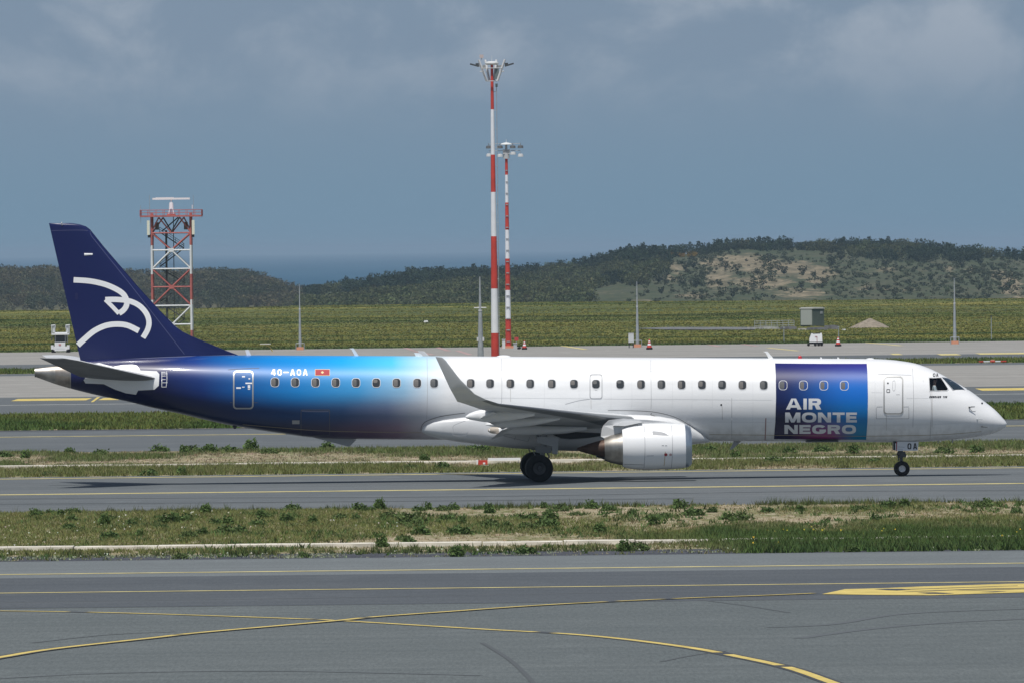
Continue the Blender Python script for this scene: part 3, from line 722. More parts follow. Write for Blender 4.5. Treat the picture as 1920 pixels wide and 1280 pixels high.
def forest(name, label, spots, col, protos, hr, var=.3):
    Vs = []; Cs = []
    for (p, sc) in spots:
        V, r = protos[random.randrange(len(protos))]; hgt = random.uniform(*hr) * sc; a = random.uniform(0, 6.28); wd = random.uniform(.85, 1.25)
        ca, sa = math.cos(a) * hgt * wd, math.sin(a) * hgt * wd
        X = np.stack([V[..., 0] * ca - V[..., 1] * sa, V[..., 0] * sa + V[..., 1] * ca, V[..., 2] * hgt], -1) + np.array([p[0], p[1], p[2] - 0.1])
        Vs.append(X); k = random.uniform(1 - var, 1 + var)
        Cs.append(np.clip(np.array(col) * k * rng.uniform(.65, 1.35, (len(V), 1)) * (1 + rng.normal(0, .05, 3)), .003, 1))
    return tag(link(name, tri_mesh(name, np.concatenate(Vs), np.concatenate(Cs), LEAFM)), label, 'forest', kind='stuff')
def hp_np(px, t, ridge, Y0, Y1):
    y, Y = hill_point(px, t, ridge, Y0, Y1); return at_np(px, y, Y), y
# dark pine wood of the right hill: from the crest down to a ragged lower edge
LOW = [(560, 560), (640, 548), (690, 547), (760, 545), (860, 541), (960, 540), (1040, 536), (1085, 540), (1140, 538), (1190, 540), (1225, 530), (1250, 512), (1262, 488), (1300, 480), (1330, 474), (1400, 470), (1500, 474), (1560, 480), (1620, 487), (1700, 488), (1760, 490), (1830, 492), (1870, 486), (2300, 500)]
n = 10400; px = rng.uniform(570, 2300, n); t_ = rng.uniform(0.12, 1.0, n) ** 0.8
Pp, yy = hp_np(px, t_, RIDGE_R, Y0R, Y1R)
low = interp(LOW, px) + (fbm(px / 40.0, yy / 20.0, 151, 3) - .5) * 22
ok = (yy < low) & (rng.uniform(0, 1, n) < np.where(px < 1265, 0.62, 0.5))
pale = fbm(px / 55.0, yy / 14.0, 161, 3) + np.clip((yy - interp(RIDGE_R, px) - 14) / 60, 0, .25) + np.where((px > 985) & (px < 1090) & (yy > 505), .18, 0)
dark = ok & (pale < 0.60); lite = ok & ~dark
forest('pine_wood', 'dark pine wood along the crest of the right hill', [(p, 1) for p in Pp[dark]], (0.030, 0.046, 0.026), protoC[:3] + protoR, (2.4, 4.4), .2)
forest('scrub_wood', 'paler green broadleaf scrub among the pines on the hill', [(p, 1) for p in Pp[lite]], (0.068, 0.080, 0.038), protoR, (2.0, 4.0))
# pale green scrub at the foot of the wood
n = 2600; px = rng.uniform(560, 1120, n); t_ = rng.uniform(0.05, 0.5, n); Pp, yy = hp_np(px, t_, RIDGE_R, Y0R, Y1R)
ok = (yy > interp(LOW, px) - 12) & (rng.uniform(0, 1, n) < .75 * np.clip((1130 - px) / 120, 0, 1))
forest('foot_scrub', 'soft green scrub below the pine wood', [(p, 1) for p in Pp[ok]], (0.080, 0.094, 0.042), protoR, (1.8, 4.0))
# low bushes sprinkled over the bare right slope
n = 8500; px = rng.uniform(1180, 2100, n); t_ = rng.uniform(0.04, 0.97, n); Pp, yy = hp_np(px, t_, RIDGE_R, Y0R, Y1R)
ok = rng.uniform(0, 1, n) < np.clip((fbm(px / 45.0, yy / 14.0, 171, 3) - .50) * 5, np.where(px > 1550, .22, .05), .6)
forest('slope_scrub', 'low dark scrub dotted over the eroded hillside', [(p, 1) for p in Pp[ok]], (0.052, 0.064, 0.036), protoS, (0.35, 1.15))
# low close row of trees right along the crest
n = 420; px = rng.uniform(1290, 1840, n); Pp, yy = hp_np(px, rng.uniform(0.93, 1.0, n), RIDGE_R, Y0R, Y1R)
forest('crest_row', 'close dark row of low trees along the crest of the eroded hill', [(p, 1) for p in Pp], (0.034, 0.048, 0.028), protoR, (1.5, 2.8), .2)
# yellow gorse near the crest
n = 70; px = rng.uniform(1228, 1308, n); P3 = [hill_at(a, rng.uniform(474, 484)) for a in px]
forest('gorse_patch', 'yellow flowering gorse below the pines on the crest', [(p, 1) for p in P3], (0.21, 0.135, 0.025), protoR, (1.2, 2.0), .2)
# brownish woods on the left hill
n = 5200; px = rng.uniform(-700, 620, n); t_ = rng.uniform(0.05, 1.0, n) ** .75; Pp, yy = hp_np(px, t_, RIDGE_L, Y0L, Y1L)
dk = fbm(px / 60.0, yy / 18.0, 181, 3)
forest('bare_wood', 'olive brown leafless wood over the left hill', [(p, 1) for p in Pp[dk < .58]], (0.092, 0.088, 0.050), protoR, (2.2, 4.2))
forest('dark_wood', 'darker trees within the wood of the left hill', [(p, 1) for p in Pp[dk >= .58]], (0.060, 0.068, 0.038), protoR, (2.2, 4.2))  # trees picked by noise for a darker leaf colour
# single trees that stand out on the crest and slope
def tree_thing(name, p, hgt, conif, seed, label, group, col):
    r_ = thing(name, label, 'tree', p, random.uniform(0, 6.28), group)
    key = (conif, seed % 4, col)
    if key not in TREE_CACHE:
        V, r = tree_tris(400 + seed % 4 + (10 if conif else 0), 1.0, .36 if conif else .5, 190, .085 if conif else .105, conif)
        V = V.copy(); V[..., 2] += 0.10
        c = np.clip(np.array(col) * r.uniform(.55, 1.4, (len(V), 1)), .003, 1)
        b = MB(); b.bar((0, 0, -.05), (0, 0, .7), .035, .012, 6)
        TREE_CACHE[key] = (tri_mesh('crown', V, c, LEAFM), b.mesh('trunk', mat('bark', (.06, .048, .036), .9)))
    cm, tm = TREE_CACHE[key]
    link('crown', cm, r_); link('trunk', tm, r_); r_.scale = (hgt, hgt, hgt); return r_
TREE_CACHE = {}
CREST = [(620, 544, 3.6, 0), (650, 540, 4.6, 1), (700, 536, 4.4, 0), (770, 522, 4.2, 0), (1180, 478, 4.0, 1), (1206, 476, 4.0, 1), (1243, 476, 3.4, 1), (1255, 477, 3.0, 1), (1282, 477, 3.6, 0), (1294, 477, 4.2, 1), (1310, 475, 4.2, 1), (1316, 474, 3.4, 1), (1346, 468, 3.8, 0), (1362, 466, 3.2, 1), (1380, 464, 3.2, 0), (1402, 463, 3.2, 1), (1412, 463, 3.0, 1), (1424, 463, 3.8, 1), (1459, 464, 3.0, 1), (1478, 464, 2.8, 0), (1540, 464, 3.0, 0), (1581, 463, 3.6, 1), (1660, 464, 2.8, 0), (1725, 467, 3.6, 0), (1745, 469, 3.4, 0), (1785, 475, 3.4, 0)]
C1_, C0_ = [], []
for i, (x, y, hgt, co) in enumerate(CREST):
    o = tree_thing('pine_tree' if co else 'broadleaf_tree', hill_at(x, y), hgt, bool(co), i, 'tree',
                   'pointed pines on the crest' if co else 'rounded trees on the crest', (0.028, 0.044, 0.026) if co else (0.036, 0.052, 0.028))
    (C1_ if co else C0_).append((x, y, o))
place_labels(C1_, 'dark pointed pine', [(9999, 'on the hill skyline')], HILL_MARKS)
place_labels(C0_, 'dark rounded tree', [(9999, 'on the hill skyline')], HILL_MARKS)
SHRUB = [(1360, 501, 2.2), (1383, 505, 2.0), (1420, 513, 1.6), (1470, 512, 2.2), (1460, 505, 1.8), (1505, 512, 2.4), (1525, 516, 1.5), (1503, 538, 1.7), (1355, 552, 2.2), (1374, 556, 2.4), (1577, 485, 3.0), (1560, 494, 2.4), (1640, 476, 1.6), (1659, 496, 2.2), (1705, 484, 2.2), (1722, 489, 2.4), (1736, 489, 2.4), (1745, 523, 1.8), (1803, 497, 2.4), (1838, 492, 2.6), (1835, 541, 1.6), (1890, 541, 1.8), (1300, 500, 2.8), (1285, 503, 2.6), (1250, 516, 2.2), (1235, 528, 2.6), (1280, 534, 2.4), (1305, 536, 2.2), (1106, 563, 2.4), (1240, 548, 1.8)]
S_ = []
for i, (x, y, hgt) in enumerate(SHRUB):
    S_.append((x, y, tree_thing('hillside_shrub', hill_at(x, y + 4), hgt * 1.15, False, i, 'shrub', 'shrubs on the eroded hillside', (0.034, 0.046, 0.028))))
place_labels(S_, 'dark round shrub', [(508, 'high on the hillside'), (9999, 'low on the hillside')], HILL_MARKS)

# ================================================================== AIRLINER
YAW = math.radians(1.8)                      # nose a touch away from the camera
fwd = Vector((math.cos(YAW), math.sin(YAW), 0)); lft = Vector((-math.sin(YAW), math.cos(YAW), 0))
P0 = gp(1010, 903) + lft * 3.0
ROOT = Vector((P0.x, P0.y, 0.004))
jet = thing('airliner', 'white twin-engine jet airliner with navy tail taxiing on the taxiway', 'airplane', ROOT, YAW)
def L(px, py, ly=0.0):
    """point in the jet's own axes (x forward, y to its left, z up) seen at a pixel, in the plane y = ly"""
    d = ray(px, py); t = (ly - (CAMP - ROOT).dot(lft)) / d.dot(lft)
    q = CAMP + d * t - ROOT
    return Vector((q.dot(fwd), ly, q.z))
TOP = [(65, 689.5), (101, 684), (150, 676.5), (250, 670.5), (350, 667), (440, 665.6), (560, 666), (700, 666.6), (820, 667.2), (1100, 669), (1300, 670.3), (1450, 671.2), (1600, 672), (1644, 672.6), (1670, 674), (1693, 676.8), (1712, 680), (1727, 684.3), (1743, 690.2), (1758.5, 697.6), (1771.6, 704.6), (1784.6, 711.6), (1797.6, 719), (1811, 727), (1824, 735.6), (1837, 745.2), (1850, 755), (1862.7, 765), (1875, 777), (1882, 785), (1886, 790), (1888.2, 795)]
BOT = [(65, 705.5), (78, 710), (104, 719.4), (130, 727), (182, 740), (234, 750.7), (286.5, 763.7), (338.5, 775), (390.6, 787.5), (442.7, 798.4), (490, 806), (537, 813), (583, 819), (625, 821.5), (680, 822.5), (800, 823.3), (1100, 824.6), (1300, 826), (1480, 826.6), (1628, 828), (1700, 828), (1732, 827), (1758, 825.5), (1784.6, 823.5), (1810, 821), (1836.7, 817.5), (1862.7, 811.5), (1877, 805.5), (1884, 800.5), (1888.2, 795)]
WID = [(65, .16), (100, .28), (135, .42), (200, .68), (300, 1.02), (400, 1.27), (500, 1.44), (580, 1.505), (1620, 1.505), (1680, 1.48), (1720, 1.42), (1760, 1.31), (1800, 1.13), (1835, .90), (1862, .64), (1877, .42), (1885, .22), (1888.2, 0.0)]
def hermite(tab):
    X = np.array([p[0] for p in tab]); Y = np.array([p[1] for p in tab]); dl = np.diff(Y) / np.diff(X)
    m = np.zeros(len(X)); m[0] = dl[0]; m[-1] = dl[-1]
    for i in range(1, len(X) - 1):
        m[i] = 0 if dl[i - 1] * dl[i] <= 0 else 2 * dl[i - 1] * dl[i] / (dl[i - 1] + dl[i])
    def f(x):
        x = np.clip(x, X[0], X[-1]); i = np.clip(np.searchsorted(X, x) - 1, 0, len(X) - 2)
        h = X[i + 1] - X[i]; s = (x - X[i]) / h
        return (2 * s**3 - 3 * s**2 + 1) * Y[i] + (s**3 - 2 * s**2 + s) * h * m[i] + (-2 * s**3 + 3 * s**2) * Y[i + 1] + (s**3 - s**2) * h * m[i + 1]
    return f
def to_local(tab): return [(L(p[0], p[1]).x, L(p[0], p[1]).z) for p in tab]
fT = hermite(to_local(TOP)); fB = hermite(to_local(BOT)); fW = hermite([(L(p[0], 745).x, p[1]) for p in WID])
XN = L(1888.2, 795).x; XT = L(65, 697).x; XE = L(133, 700).x
ZC = 0.47
def section(x):
    t_, b_ = float(fT(x)), float(fB(x)); return t_, b_, b_ + (t_ - b_) * ZC, max(float(fW(x)), 0.0)
def fus_y(x, z):
    """half width of the fuselage at (x, z)"""
    t_, b_, c_, w_ = section(x)
    h = (t_ - c_) if z > c_ else (c_ - b_)
    k = max(0.0, 1 - ((z - c_) / max(h, 1e-4)) ** 2)
    return w_ * math.sqrt(k)
def S(px, py, off=0.004):
    """fuselage skin point at a pixel on the near side, pushed out by off"""
    ly = -1.3
    for _ in range(12):
        q = L(px, py, ly); ly = 0.5 * ly - 0.5 * fus_y(q.x, q.z)
    q = L(px, py, ly); e = 0.01
    dx = (fus_y(q.x + e, q.z) - fus_y(q.x - e, q.z)) / (2 * e); dz = (fus_y(q.x, q.z + e) - fus_y(q.x, q.z - e)) / (2 * e)
    nn = Vector((-dx, -1, -dz)).normalized()
    return q + nn * off
NSEC = 72
def ring(x):
    t_, b_, c_, w_ = section(x); r = []
    for i in range(NSEC):
        a = 2 * math.pi * i / NSEC; cy, sz = math.cos(a), math.sin(a)
        r.append((x, w_ * cy, c_ + (t_ - c_ if sz > 0 else c_ - b_) * sz))
    return r
xs_ = list(np.linspace(XE, L(560, 745).x, 60)) + list(np.linspace(L(560, 745).x, L(1600, 745).x, 60))[1:] + \
      [L(1600, 745).x + (XN - L(1600, 745).x) * (1 - (1 - k / 70) ** 2.0) for k in range(1, 71)]
xs_[-1] = XN - 1e-4

# --- paint of the fuselage: real colour scheme, by place along and up the body
def livery():
    m = bpy.data.materials.new('fuselage_livery'); m.use_nodes = True; t = m.node_tree; b = t.nodes['Principled BSDF']
    tcn = N(t, 'ShaderNodeTexCoord'); s = N(t, 'ShaderNodeSeparateXYZ'); t.links.new(tcn.outputs['Object'], s.inputs[0])
    x0, x1 = L(240, 745).x, L(860, 745).x
    u = maprange(t, s.outputs['X'], x0, x1, 0, 1, False)
    def ramp(stops):
        r = N(t, 'ShaderNodeValToRGB'); el = r.color_ramp.elements
        while len(el) < len(stops): el.new(0.5)
        for e, (px, c) in zip(el, stops):
            e.position = (px - 240) / 620; e.color = (*[((v / 255) / 12.92 if v / 255 < .04 else ((v / 255 + .055) / 1.055) ** 2.4) for v in c], 1)
        t.links.new(u, r.inputs[0]); return r.outputs[0]
    W_ = (230, 231, 232)
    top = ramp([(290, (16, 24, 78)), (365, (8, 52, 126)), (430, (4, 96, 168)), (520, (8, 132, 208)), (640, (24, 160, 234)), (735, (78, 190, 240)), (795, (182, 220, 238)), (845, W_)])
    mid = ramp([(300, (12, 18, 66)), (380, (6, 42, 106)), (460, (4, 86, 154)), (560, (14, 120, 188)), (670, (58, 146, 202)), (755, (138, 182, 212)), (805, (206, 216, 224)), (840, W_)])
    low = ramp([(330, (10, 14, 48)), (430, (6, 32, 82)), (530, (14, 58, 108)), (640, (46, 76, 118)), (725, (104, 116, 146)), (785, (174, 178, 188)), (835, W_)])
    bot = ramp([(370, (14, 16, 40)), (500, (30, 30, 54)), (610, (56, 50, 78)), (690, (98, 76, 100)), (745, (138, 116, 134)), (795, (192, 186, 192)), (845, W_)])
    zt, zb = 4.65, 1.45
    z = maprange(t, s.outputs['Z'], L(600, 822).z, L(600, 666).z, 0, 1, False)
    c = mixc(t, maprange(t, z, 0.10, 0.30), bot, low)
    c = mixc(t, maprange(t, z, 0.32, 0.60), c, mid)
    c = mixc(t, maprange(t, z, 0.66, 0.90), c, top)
    n = N(t, 'ShaderNodeTexNoise'); n.inputs['Scale'].default_value = 1.2; n.inputs['Detail'].default_value = 6
    mp_ = N(t, 'ShaderNodeMapping'); mp_.inputs['Scale'].default_value = (0.25, 1, 2.2)
    t.links.new(tcn.outputs['Object'], mp_.inputs[0]); t.links.new(mp_.outputs[0], n.inputs['Vector'])
    sc_ = N(t, 'ShaderNodeVectorMath', operation='SCALE'); t.links.new(c, sc_.inputs[0])
    t.links.new(maprange(t, n.outputs['Fac'], 0.35, 0.7, 1.02, 0.93), sc_.inputs['Scale'])
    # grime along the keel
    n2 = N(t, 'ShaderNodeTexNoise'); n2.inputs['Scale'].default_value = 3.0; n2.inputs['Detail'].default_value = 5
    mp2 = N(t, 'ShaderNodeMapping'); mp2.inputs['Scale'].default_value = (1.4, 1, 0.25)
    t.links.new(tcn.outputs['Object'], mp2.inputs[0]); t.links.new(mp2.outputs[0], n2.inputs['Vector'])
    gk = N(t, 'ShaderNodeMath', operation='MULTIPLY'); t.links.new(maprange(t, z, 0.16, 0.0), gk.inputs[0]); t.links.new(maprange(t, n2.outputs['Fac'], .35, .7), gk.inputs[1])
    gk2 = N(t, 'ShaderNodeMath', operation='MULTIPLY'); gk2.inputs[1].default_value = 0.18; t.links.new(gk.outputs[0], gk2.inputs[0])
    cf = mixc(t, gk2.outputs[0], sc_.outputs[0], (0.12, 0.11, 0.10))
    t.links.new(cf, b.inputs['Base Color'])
    b.inputs['Roughness'].default_value = 0.38; b.inputs['Specular IOR Level'].default_value = 0.3; b.inputs['Coat Weight'].default_value = 0.4; b.inputs['Coat Roughness'].default_value = 0.05
    bp = N(t, 'ShaderNodeBump'); bp.inputs['Strength'].default_value = 0.05; bp.inputs['Distance'].default_value = 0.02
    t.links.new(n.outputs['Fac'], bp.inputs['Height']); t.links.new(bp.outputs[0], b.inputs['Normal'])
    return m
LIV = livery()
# fuselage skin with a real opening for the side cockpit window
CWIN = [(1742.2, 708.2), (1764.0, 707.8), (1777.5, 728.6), (1774.5, 731.2), (1743.6, 731.8)]
def fuselage():
    b = MB(); b.loft([ring(x) for x in xs_], True, True)
    bm = bmesh.new(); vv = [bm.verts.new(p) for p in b.v]
    for f in b.f:
        bm.faces.new([vv[i] for i in f])
    bm.verts.ensure_lookup_table()
    pts = [S(x, y, 0.0) for x, y in CWIN]
    poly = [(p.x, p.z) for p in pts]; n = len(poly)
    xm, xM = min(p[0] for p in poly) - .3, max(p[0] for p in poly) + .3; zm, zM = min(p[1] for p in poly) - .3, max(p[1] for p in poly) + .3
    def region():
        out = []
        for f in bm.faces:
            c = f.calc_center_median()
            if c.y < 0 and xm < c.x < xM and zm < c.z < zM: out.append(f)
        return out
    cx = sum(p[0] for p in poly) / n; cz = sum(p[1] for p in poly) / n
    norms = []
    for i in range(n):
        a = Vector((poly[i][0], 0, poly[i][1])); c = Vector((poly[(i + 1) % n][0], 0, poly[(i + 1) % n][1])); d = c - a
        nn = Vector((-d.z, 0, d.x)).normalized()
        if nn.dot(Vector((cx, 0, cz)) - a) < 0: nn = -nn
        norms.append((a, nn))
        fs = region(); es = {e for f in fs for e in f.edges}; vs = {v for f in fs for v in f.verts}
        bmesh.ops.bisect_plane(bm, geom=list(fs) + list(es) + list(vs), plane_co=a, plane_no=nn)
    kill = [f for f in region() if all((f.calc_center_median() - a).dot(nn) > 1e-5 for a, nn in norms)]
    bmesh.ops.delete(bm, geom=kill, context='FACES')
    bmesh.ops.recalc_face_normals(bm, faces=bm.faces)
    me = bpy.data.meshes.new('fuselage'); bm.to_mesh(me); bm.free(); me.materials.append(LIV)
    me.polygons.foreach_set('use_smooth', [True] * len(me.polygons)); me.set_sharp_from_angle(angle=math.radians(50))
    return link('fuselage', me, jet)
fus = fuselage()
tag(fus, 'tubular body fading from navy tail through sky blue to white nose')
b = MB(); b.loft([ring(x) for x in np.linspace(XT, XE - 0.002, 14)], True, False)
t_, b_, c_, w_ = section(XT)
b.loft([[(XT, w_ * math.cos(a), c_ + (t_ - c_) * math.sin(a)) for a in np.linspace(0, 2 * math.pi, 24, False)], [(XT + .25, w_ * .8 * math.cos(a), c_ + (t_ - c_) * .8 * math.sin(a)) for a in np.linspace(0, 2 * math.pi, 24, False)]], True, True, 1)
ec = b.build('exhaust_cone', [METAL, DGREY], jet, 50)
tag(ec, 'bare metal tail cone')
b = MB(); b.loft([[(x, y * 1.004, z) for x, y, z in ring(x)] for x in np.linspace(XE - .62, XE - .05, 6)], True, False)
b.build('heat_band', METALD, ec, True)

# --- decals that follow the skin
def flat_bm(polys):
    bm = bmesh.new()
    for p in polys:
        bm.faces.new([bm.verts.new((x, y, 0)) for x, y in p])
    return bm
def wrap(bm, surf, off, name, m, parent, stepx=30.0, stepy=5.0, smooth=True):
    bmesh.ops.triangulate(bm, faces=bm.faces)
    co = np.array([v.co[:2] for v in bm.verts]); (x0, y0), (x1, y1) = co.min(0), co.max(0)
    for lo, hi, st, ax in ((y0, y1, stepy, 1), (x0, x1, stepx, 0)):
        k = int((hi - lo) / st)
        for i in range(1, k + 1):
            v = lo + (hi - lo) * i / (k + 1); pc = Vector((v, 0, 0)) if ax == 0 else Vector((0, v, 0))
            bmesh.ops.bisect_plane(bm, geom=bm.verts[:] + bm.edges[:] + bm.faces[:], plane_co=pc, plane_no=Vector((1, 0, 0)) if ax == 0 else Vector((0, 1, 0)))
    for v in bm.verts: v.co = surf(v.co.x, v.co.y, off)
    bmesh.ops.recalc_face_normals(bm, faces=bm.faces)
    bm.normal_update()
    fl = [f for f in bm.faces if f.normal.y > 0]
    if fl: bmesh.ops.reverse_faces(bm, faces=fl)
    me = bpy.data.meshes.new(name); bm.to_mesh(me); bm.free(); me.materials.append(m)
    if smooth: me.polygons.foreach_set('use_smooth', [True] * len(me.polygons))
    return link(name, me, parent)
def decal(name, poly, m, parent, off=0.005, surf=S, **k): return wrap(flat_bm([poly]), surf, off, name, m, parent, **k)
def rrect(x0, y0, x1, y1, r, n=5):
    p = []
    for cx, cy, a in ((x1 - r, y0 + r, -90), (x1 - r, y1 - r, 0), (x0 + r, y1 - r, 90), (x0 + r, y0 + r, 180)):
        for k in range(n + 1):
            t = math.radians(a + 90 * k / n); p.append((cx + r * math.cos(t), cy + r * math.sin(t)))
    return p
def ringdecal(name, outer, inner, m, parent, off=0.006, surf=S):
    n = len(outer); return wrap(flat_bm([[outer[i], outer[(i + 1) % n], inner[(i + 1) % n], inner[i]] for i in range(n)]), surf, off, name, m, parent)
def stroke(pts, w, taper=1.0, n=8):
    P = [Vector(p) for p in pts]; Q = []
    for i in range(len(P) - 1):
        p0 = P[max(i - 1, 0)]; p1 = P[i]; p2 = P[i + 1]; p3 = P[min(i + 2, len(P) - 1)]
        for k in range(n):
            s = k / n; Q.append(0.5 * ((2 * p1) + (p2 - p0) * s + (2 * p0 - 5 * p1 + 4 * p2 - p3) * s * s + (3 * p1 - p0 - 3 * p2 + p3) * s ** 3))
    Q.append(P[-1]); A = []; B_ = []
    for i, q in enumerate(Q):
        d = (Q[min(i + 1, len(Q) - 1)] - Q[max(i - 1, 0)]).normalized(); nn = Vector((-d.y, d.x)) * w / 2
        A.append((q + nn)[:]); B_.append((q - nn)[:])
    return [[A[i], A[i + 1], B_[i + 1], B_[i]] for i in range(len(Q) - 1)]
def lines(name, segs, w, m, parent, off=0.0035, surf=S):
    for s in segs: o = wrap(flat_bm(stroke(s, w)), surf, off, name, m, parent)
    return o
from mathutils.geometry import delaunay_2d_cdt
def glyph(ch, x0, y0, x1, y1, v, h):
    """block letter as polygons in picture pixels; v = stem width, h = bar height (y down)"""
    w, t = x1 - x0, y1 - y0; R_ = lambda a, b_, c, d: [(a, b_), (c, b_), (c, d), (a, d)]
    def oval(a, b_, c, d, e=2.6, n=44, keep=None, vv=v, hh=h):
        o, i = [], []
        for k in range(n):
            q = 2 * math.pi * k / n; cx, sy = math.copysign(abs(math.cos(q)) ** (2 / e), math.cos(q)), math.copysign(abs(math.sin(q)) ** (2 / e), math.sin(q))
            o.append(((a + c) / 2 + cx * (c - a) / 2, (b_ + d) / 2 + sy * (d - b_) / 2)); i.append(((a + c) / 2 + cx * ((c - a) / 2 - vv), (b_ + d) / 2 + sy * ((d - b_) / 2 - hh)))
        return [[o[k], o[(k + 1) % n], i[(k + 1) % n], i[k]] for k in range(n) if keep is None or keep(2 * math.pi * (k + .5) / n)]
    if ch == 'A':
        m = (x0 + x1) / 2; a = v * .62
        return [[(x0, y1), (x0 + v * 1.12, y1), (m + a * .18, y0), (m - a, y0)], [(x1, y1), (x1 - v * 1.12, y1), (m - a * .18, y0), (m + a, y0)], R_(x0 + w * .2, y0 + t * .60, x1 - w * .2, y0 + t * .60 + h)]
    if ch == 'I': return [R_(x0, y0, x1, y1)]
    if ch == 'E': return [R_(x0, y0, x0 + v, y1), R_(x0, y0, x1, y0 + h), R_(x0, y1 - h, x1, y1), R_(x0, (y0 + y1 - h) / 2, x1 - w * .06, (y0 + y1 + h) / 2)]
    if ch == 'T': return [R_(x0, y0, x1, y0 + h), R_((x0 + x1 - v) / 2, y0, (x0 + x1 + v) / 2, y1)]
    if ch == 'N': return [R_(x0, y0, x0 + v, y1), R_(x1 - v, y0, x1, y1), [(x0, y0), (x0 + v * 1.2, y0), (x1, y1), (x1 - v * 1.2, y1)]]
    if ch == 'M':
        m = (x0 + x1) / 2
        return [R_(x0, y0, x0 + v, y1), R_(x1 - v, y0, x1, y1), [(x0, y0), (x0 + v * 1.25, y0), (m + v * .45, y1), (m - v * .45, y1)], [(x1, y0), (x1 - v * 1.25, y0), (m - v * .45, y1), (m + v * .45, y1)]]
    if ch == 'O': return oval(x0, y0, x1, y1)
    if ch == 'G': return oval(x0, y0, x1, y1, keep=lambda q: not (q > 2 * math.pi - .62 or q < .12)) + [R_(x0 + w * .52, y0 + t * .50, x1 - w * .01, y0 + t * .50 + h), R_(x1 - v, y0 + t * .5, x1 - w * .01, y1 - t * .22)]
    if ch == 'R':
        return [R_(x0, y0, x0 + v, y1), R_(x0, y0, x0 + w * .6, y0 + h), R_(x0, y0 + t * .62 - h, x0 + w * .6, y0 + t * .62), [(x0 + w * .46, y0 + t * .58), (x0 + w * .46 + v * 1.15, y0 + t * .58), (x1, y1), (x1 - v * 1.25, y1)]] + oval(x0 + w * .2, y0, x1 - w * .02, y0 + t * .62, keep=lambda q: q < math.pi / 2 + .1 or q > 1.5 * math.pi - .1)
    if ch == 'B':
        r = [R_(x0, y0, x0 + v, y1)]
        for (a, b_) in ((y0, y0 + t * .5 + h * .5), (y0 + t * .5 - h * .5, y1)):
            r += [R_(x0, a, x0 + w * .6, a + h), R_(x0, b_ - h, x0 + w * .6, b_)] + oval(x0 + w * .2, a, x1, b_, keep=lambda q: q < math.pi / 2 + .1 or q > 1.5 * math.pi - .1)
        return r
    if ch == '4': return [R_(x0 + w * .58, y0, x0 + w * .58 + v, y1), R_(x0, y0 + t * .60, x1, y0 + t * .60 + h), [(x0, y0 + t * .60 + h * .6), (x0 + v * .3, y0 + t * .60 + h), (x0 + w * .58 + v, y0), (x0 + w * .40, y0)]]
    if ch == '-': return [R_(x0, y0 + t * .5 - h * .5, x1, y0 + t * .5 + h * .5)]
    if ch == '1': return [R_(x0 + w * .5, y0, x0 + w * .5 + v, y1), [(x0 + w * .5, y0), (x0 + w * .5 + v, y0 + h), (x0 + w * .1, y0 + t * .35), (x0 + w * .1, y0 + t * .2)]]
    if ch == '9': return oval(x0, y0, x1, y0 + t * .6) + [R_(x1 - v, y0 + t * .3, x1, y1), R_(x0 + w * .1, y1 - h, x1, y1)]
    if ch == '5': return [R_(x0, y0, x1, y0 + h), R_(x0, y0, x0 + v, y0 + t * .5), R_(x0, y0 + t * .42, x1 - v * .3, y0 + t * .42 + h), R_(x1 - v, y0 + t * .45, x1, y1), R_(x0, y1 - h, x1, y1)]
    return []
def text(name, s, rect, m, parent, off=0.007, surf=S, widths=None, gap=2.0, v=4.0, h=3.0, slant=0.0):
    """block lettering wrapped on a surface; widths are relative letter widths"""
    x0, y0, x1, y1 = rect; widths = widths or [1.0] * len(s)
    k = (x1 - x0 - gap * (len(s) - 1)) / sum(widths); x = x0; polys = []
    for ch, w in zip(s, widths):
        polys += glyph(ch, x, y0, x + w * k, y1, min(v, w * k), h); x += w * k + gap
    if slant: polys = [[(a + (y1 - b_) * slant, b_) for a, b_ in p] for p in polys]
    vs, fs = [], []
    for p in polys:
        ar = sum(p[i][0] * p[(i + 1) % len(p)][1] - p[(i + 1) % len(p)][0] * p[i][1] for i in range(len(p)))
        if ar < 0: p = p[::-1]
        fs.append(list(range(len(vs), len(vs) + len(p)))); vs += [Vector(q) for q in p]
    ov, oe, of_, _, _, og = delaunay_2d_cdt(vs, [], fs, 0, 1e-5)
    bm = bmesh.new(); bv = [bm.verts.new((q[0], q[1], 0)) for q in ov]
    for f, g_ in zip(of_, og):
        if g_: bm.faces.new([bv[i] for i in f])
    bmesh.ops.delete(bm, geom=[q for q in bm.verts if not q.link_faces], context='VERTS')
    return wrap(bm, surf, off, name, m, parent, stepx=60, stepy=4)

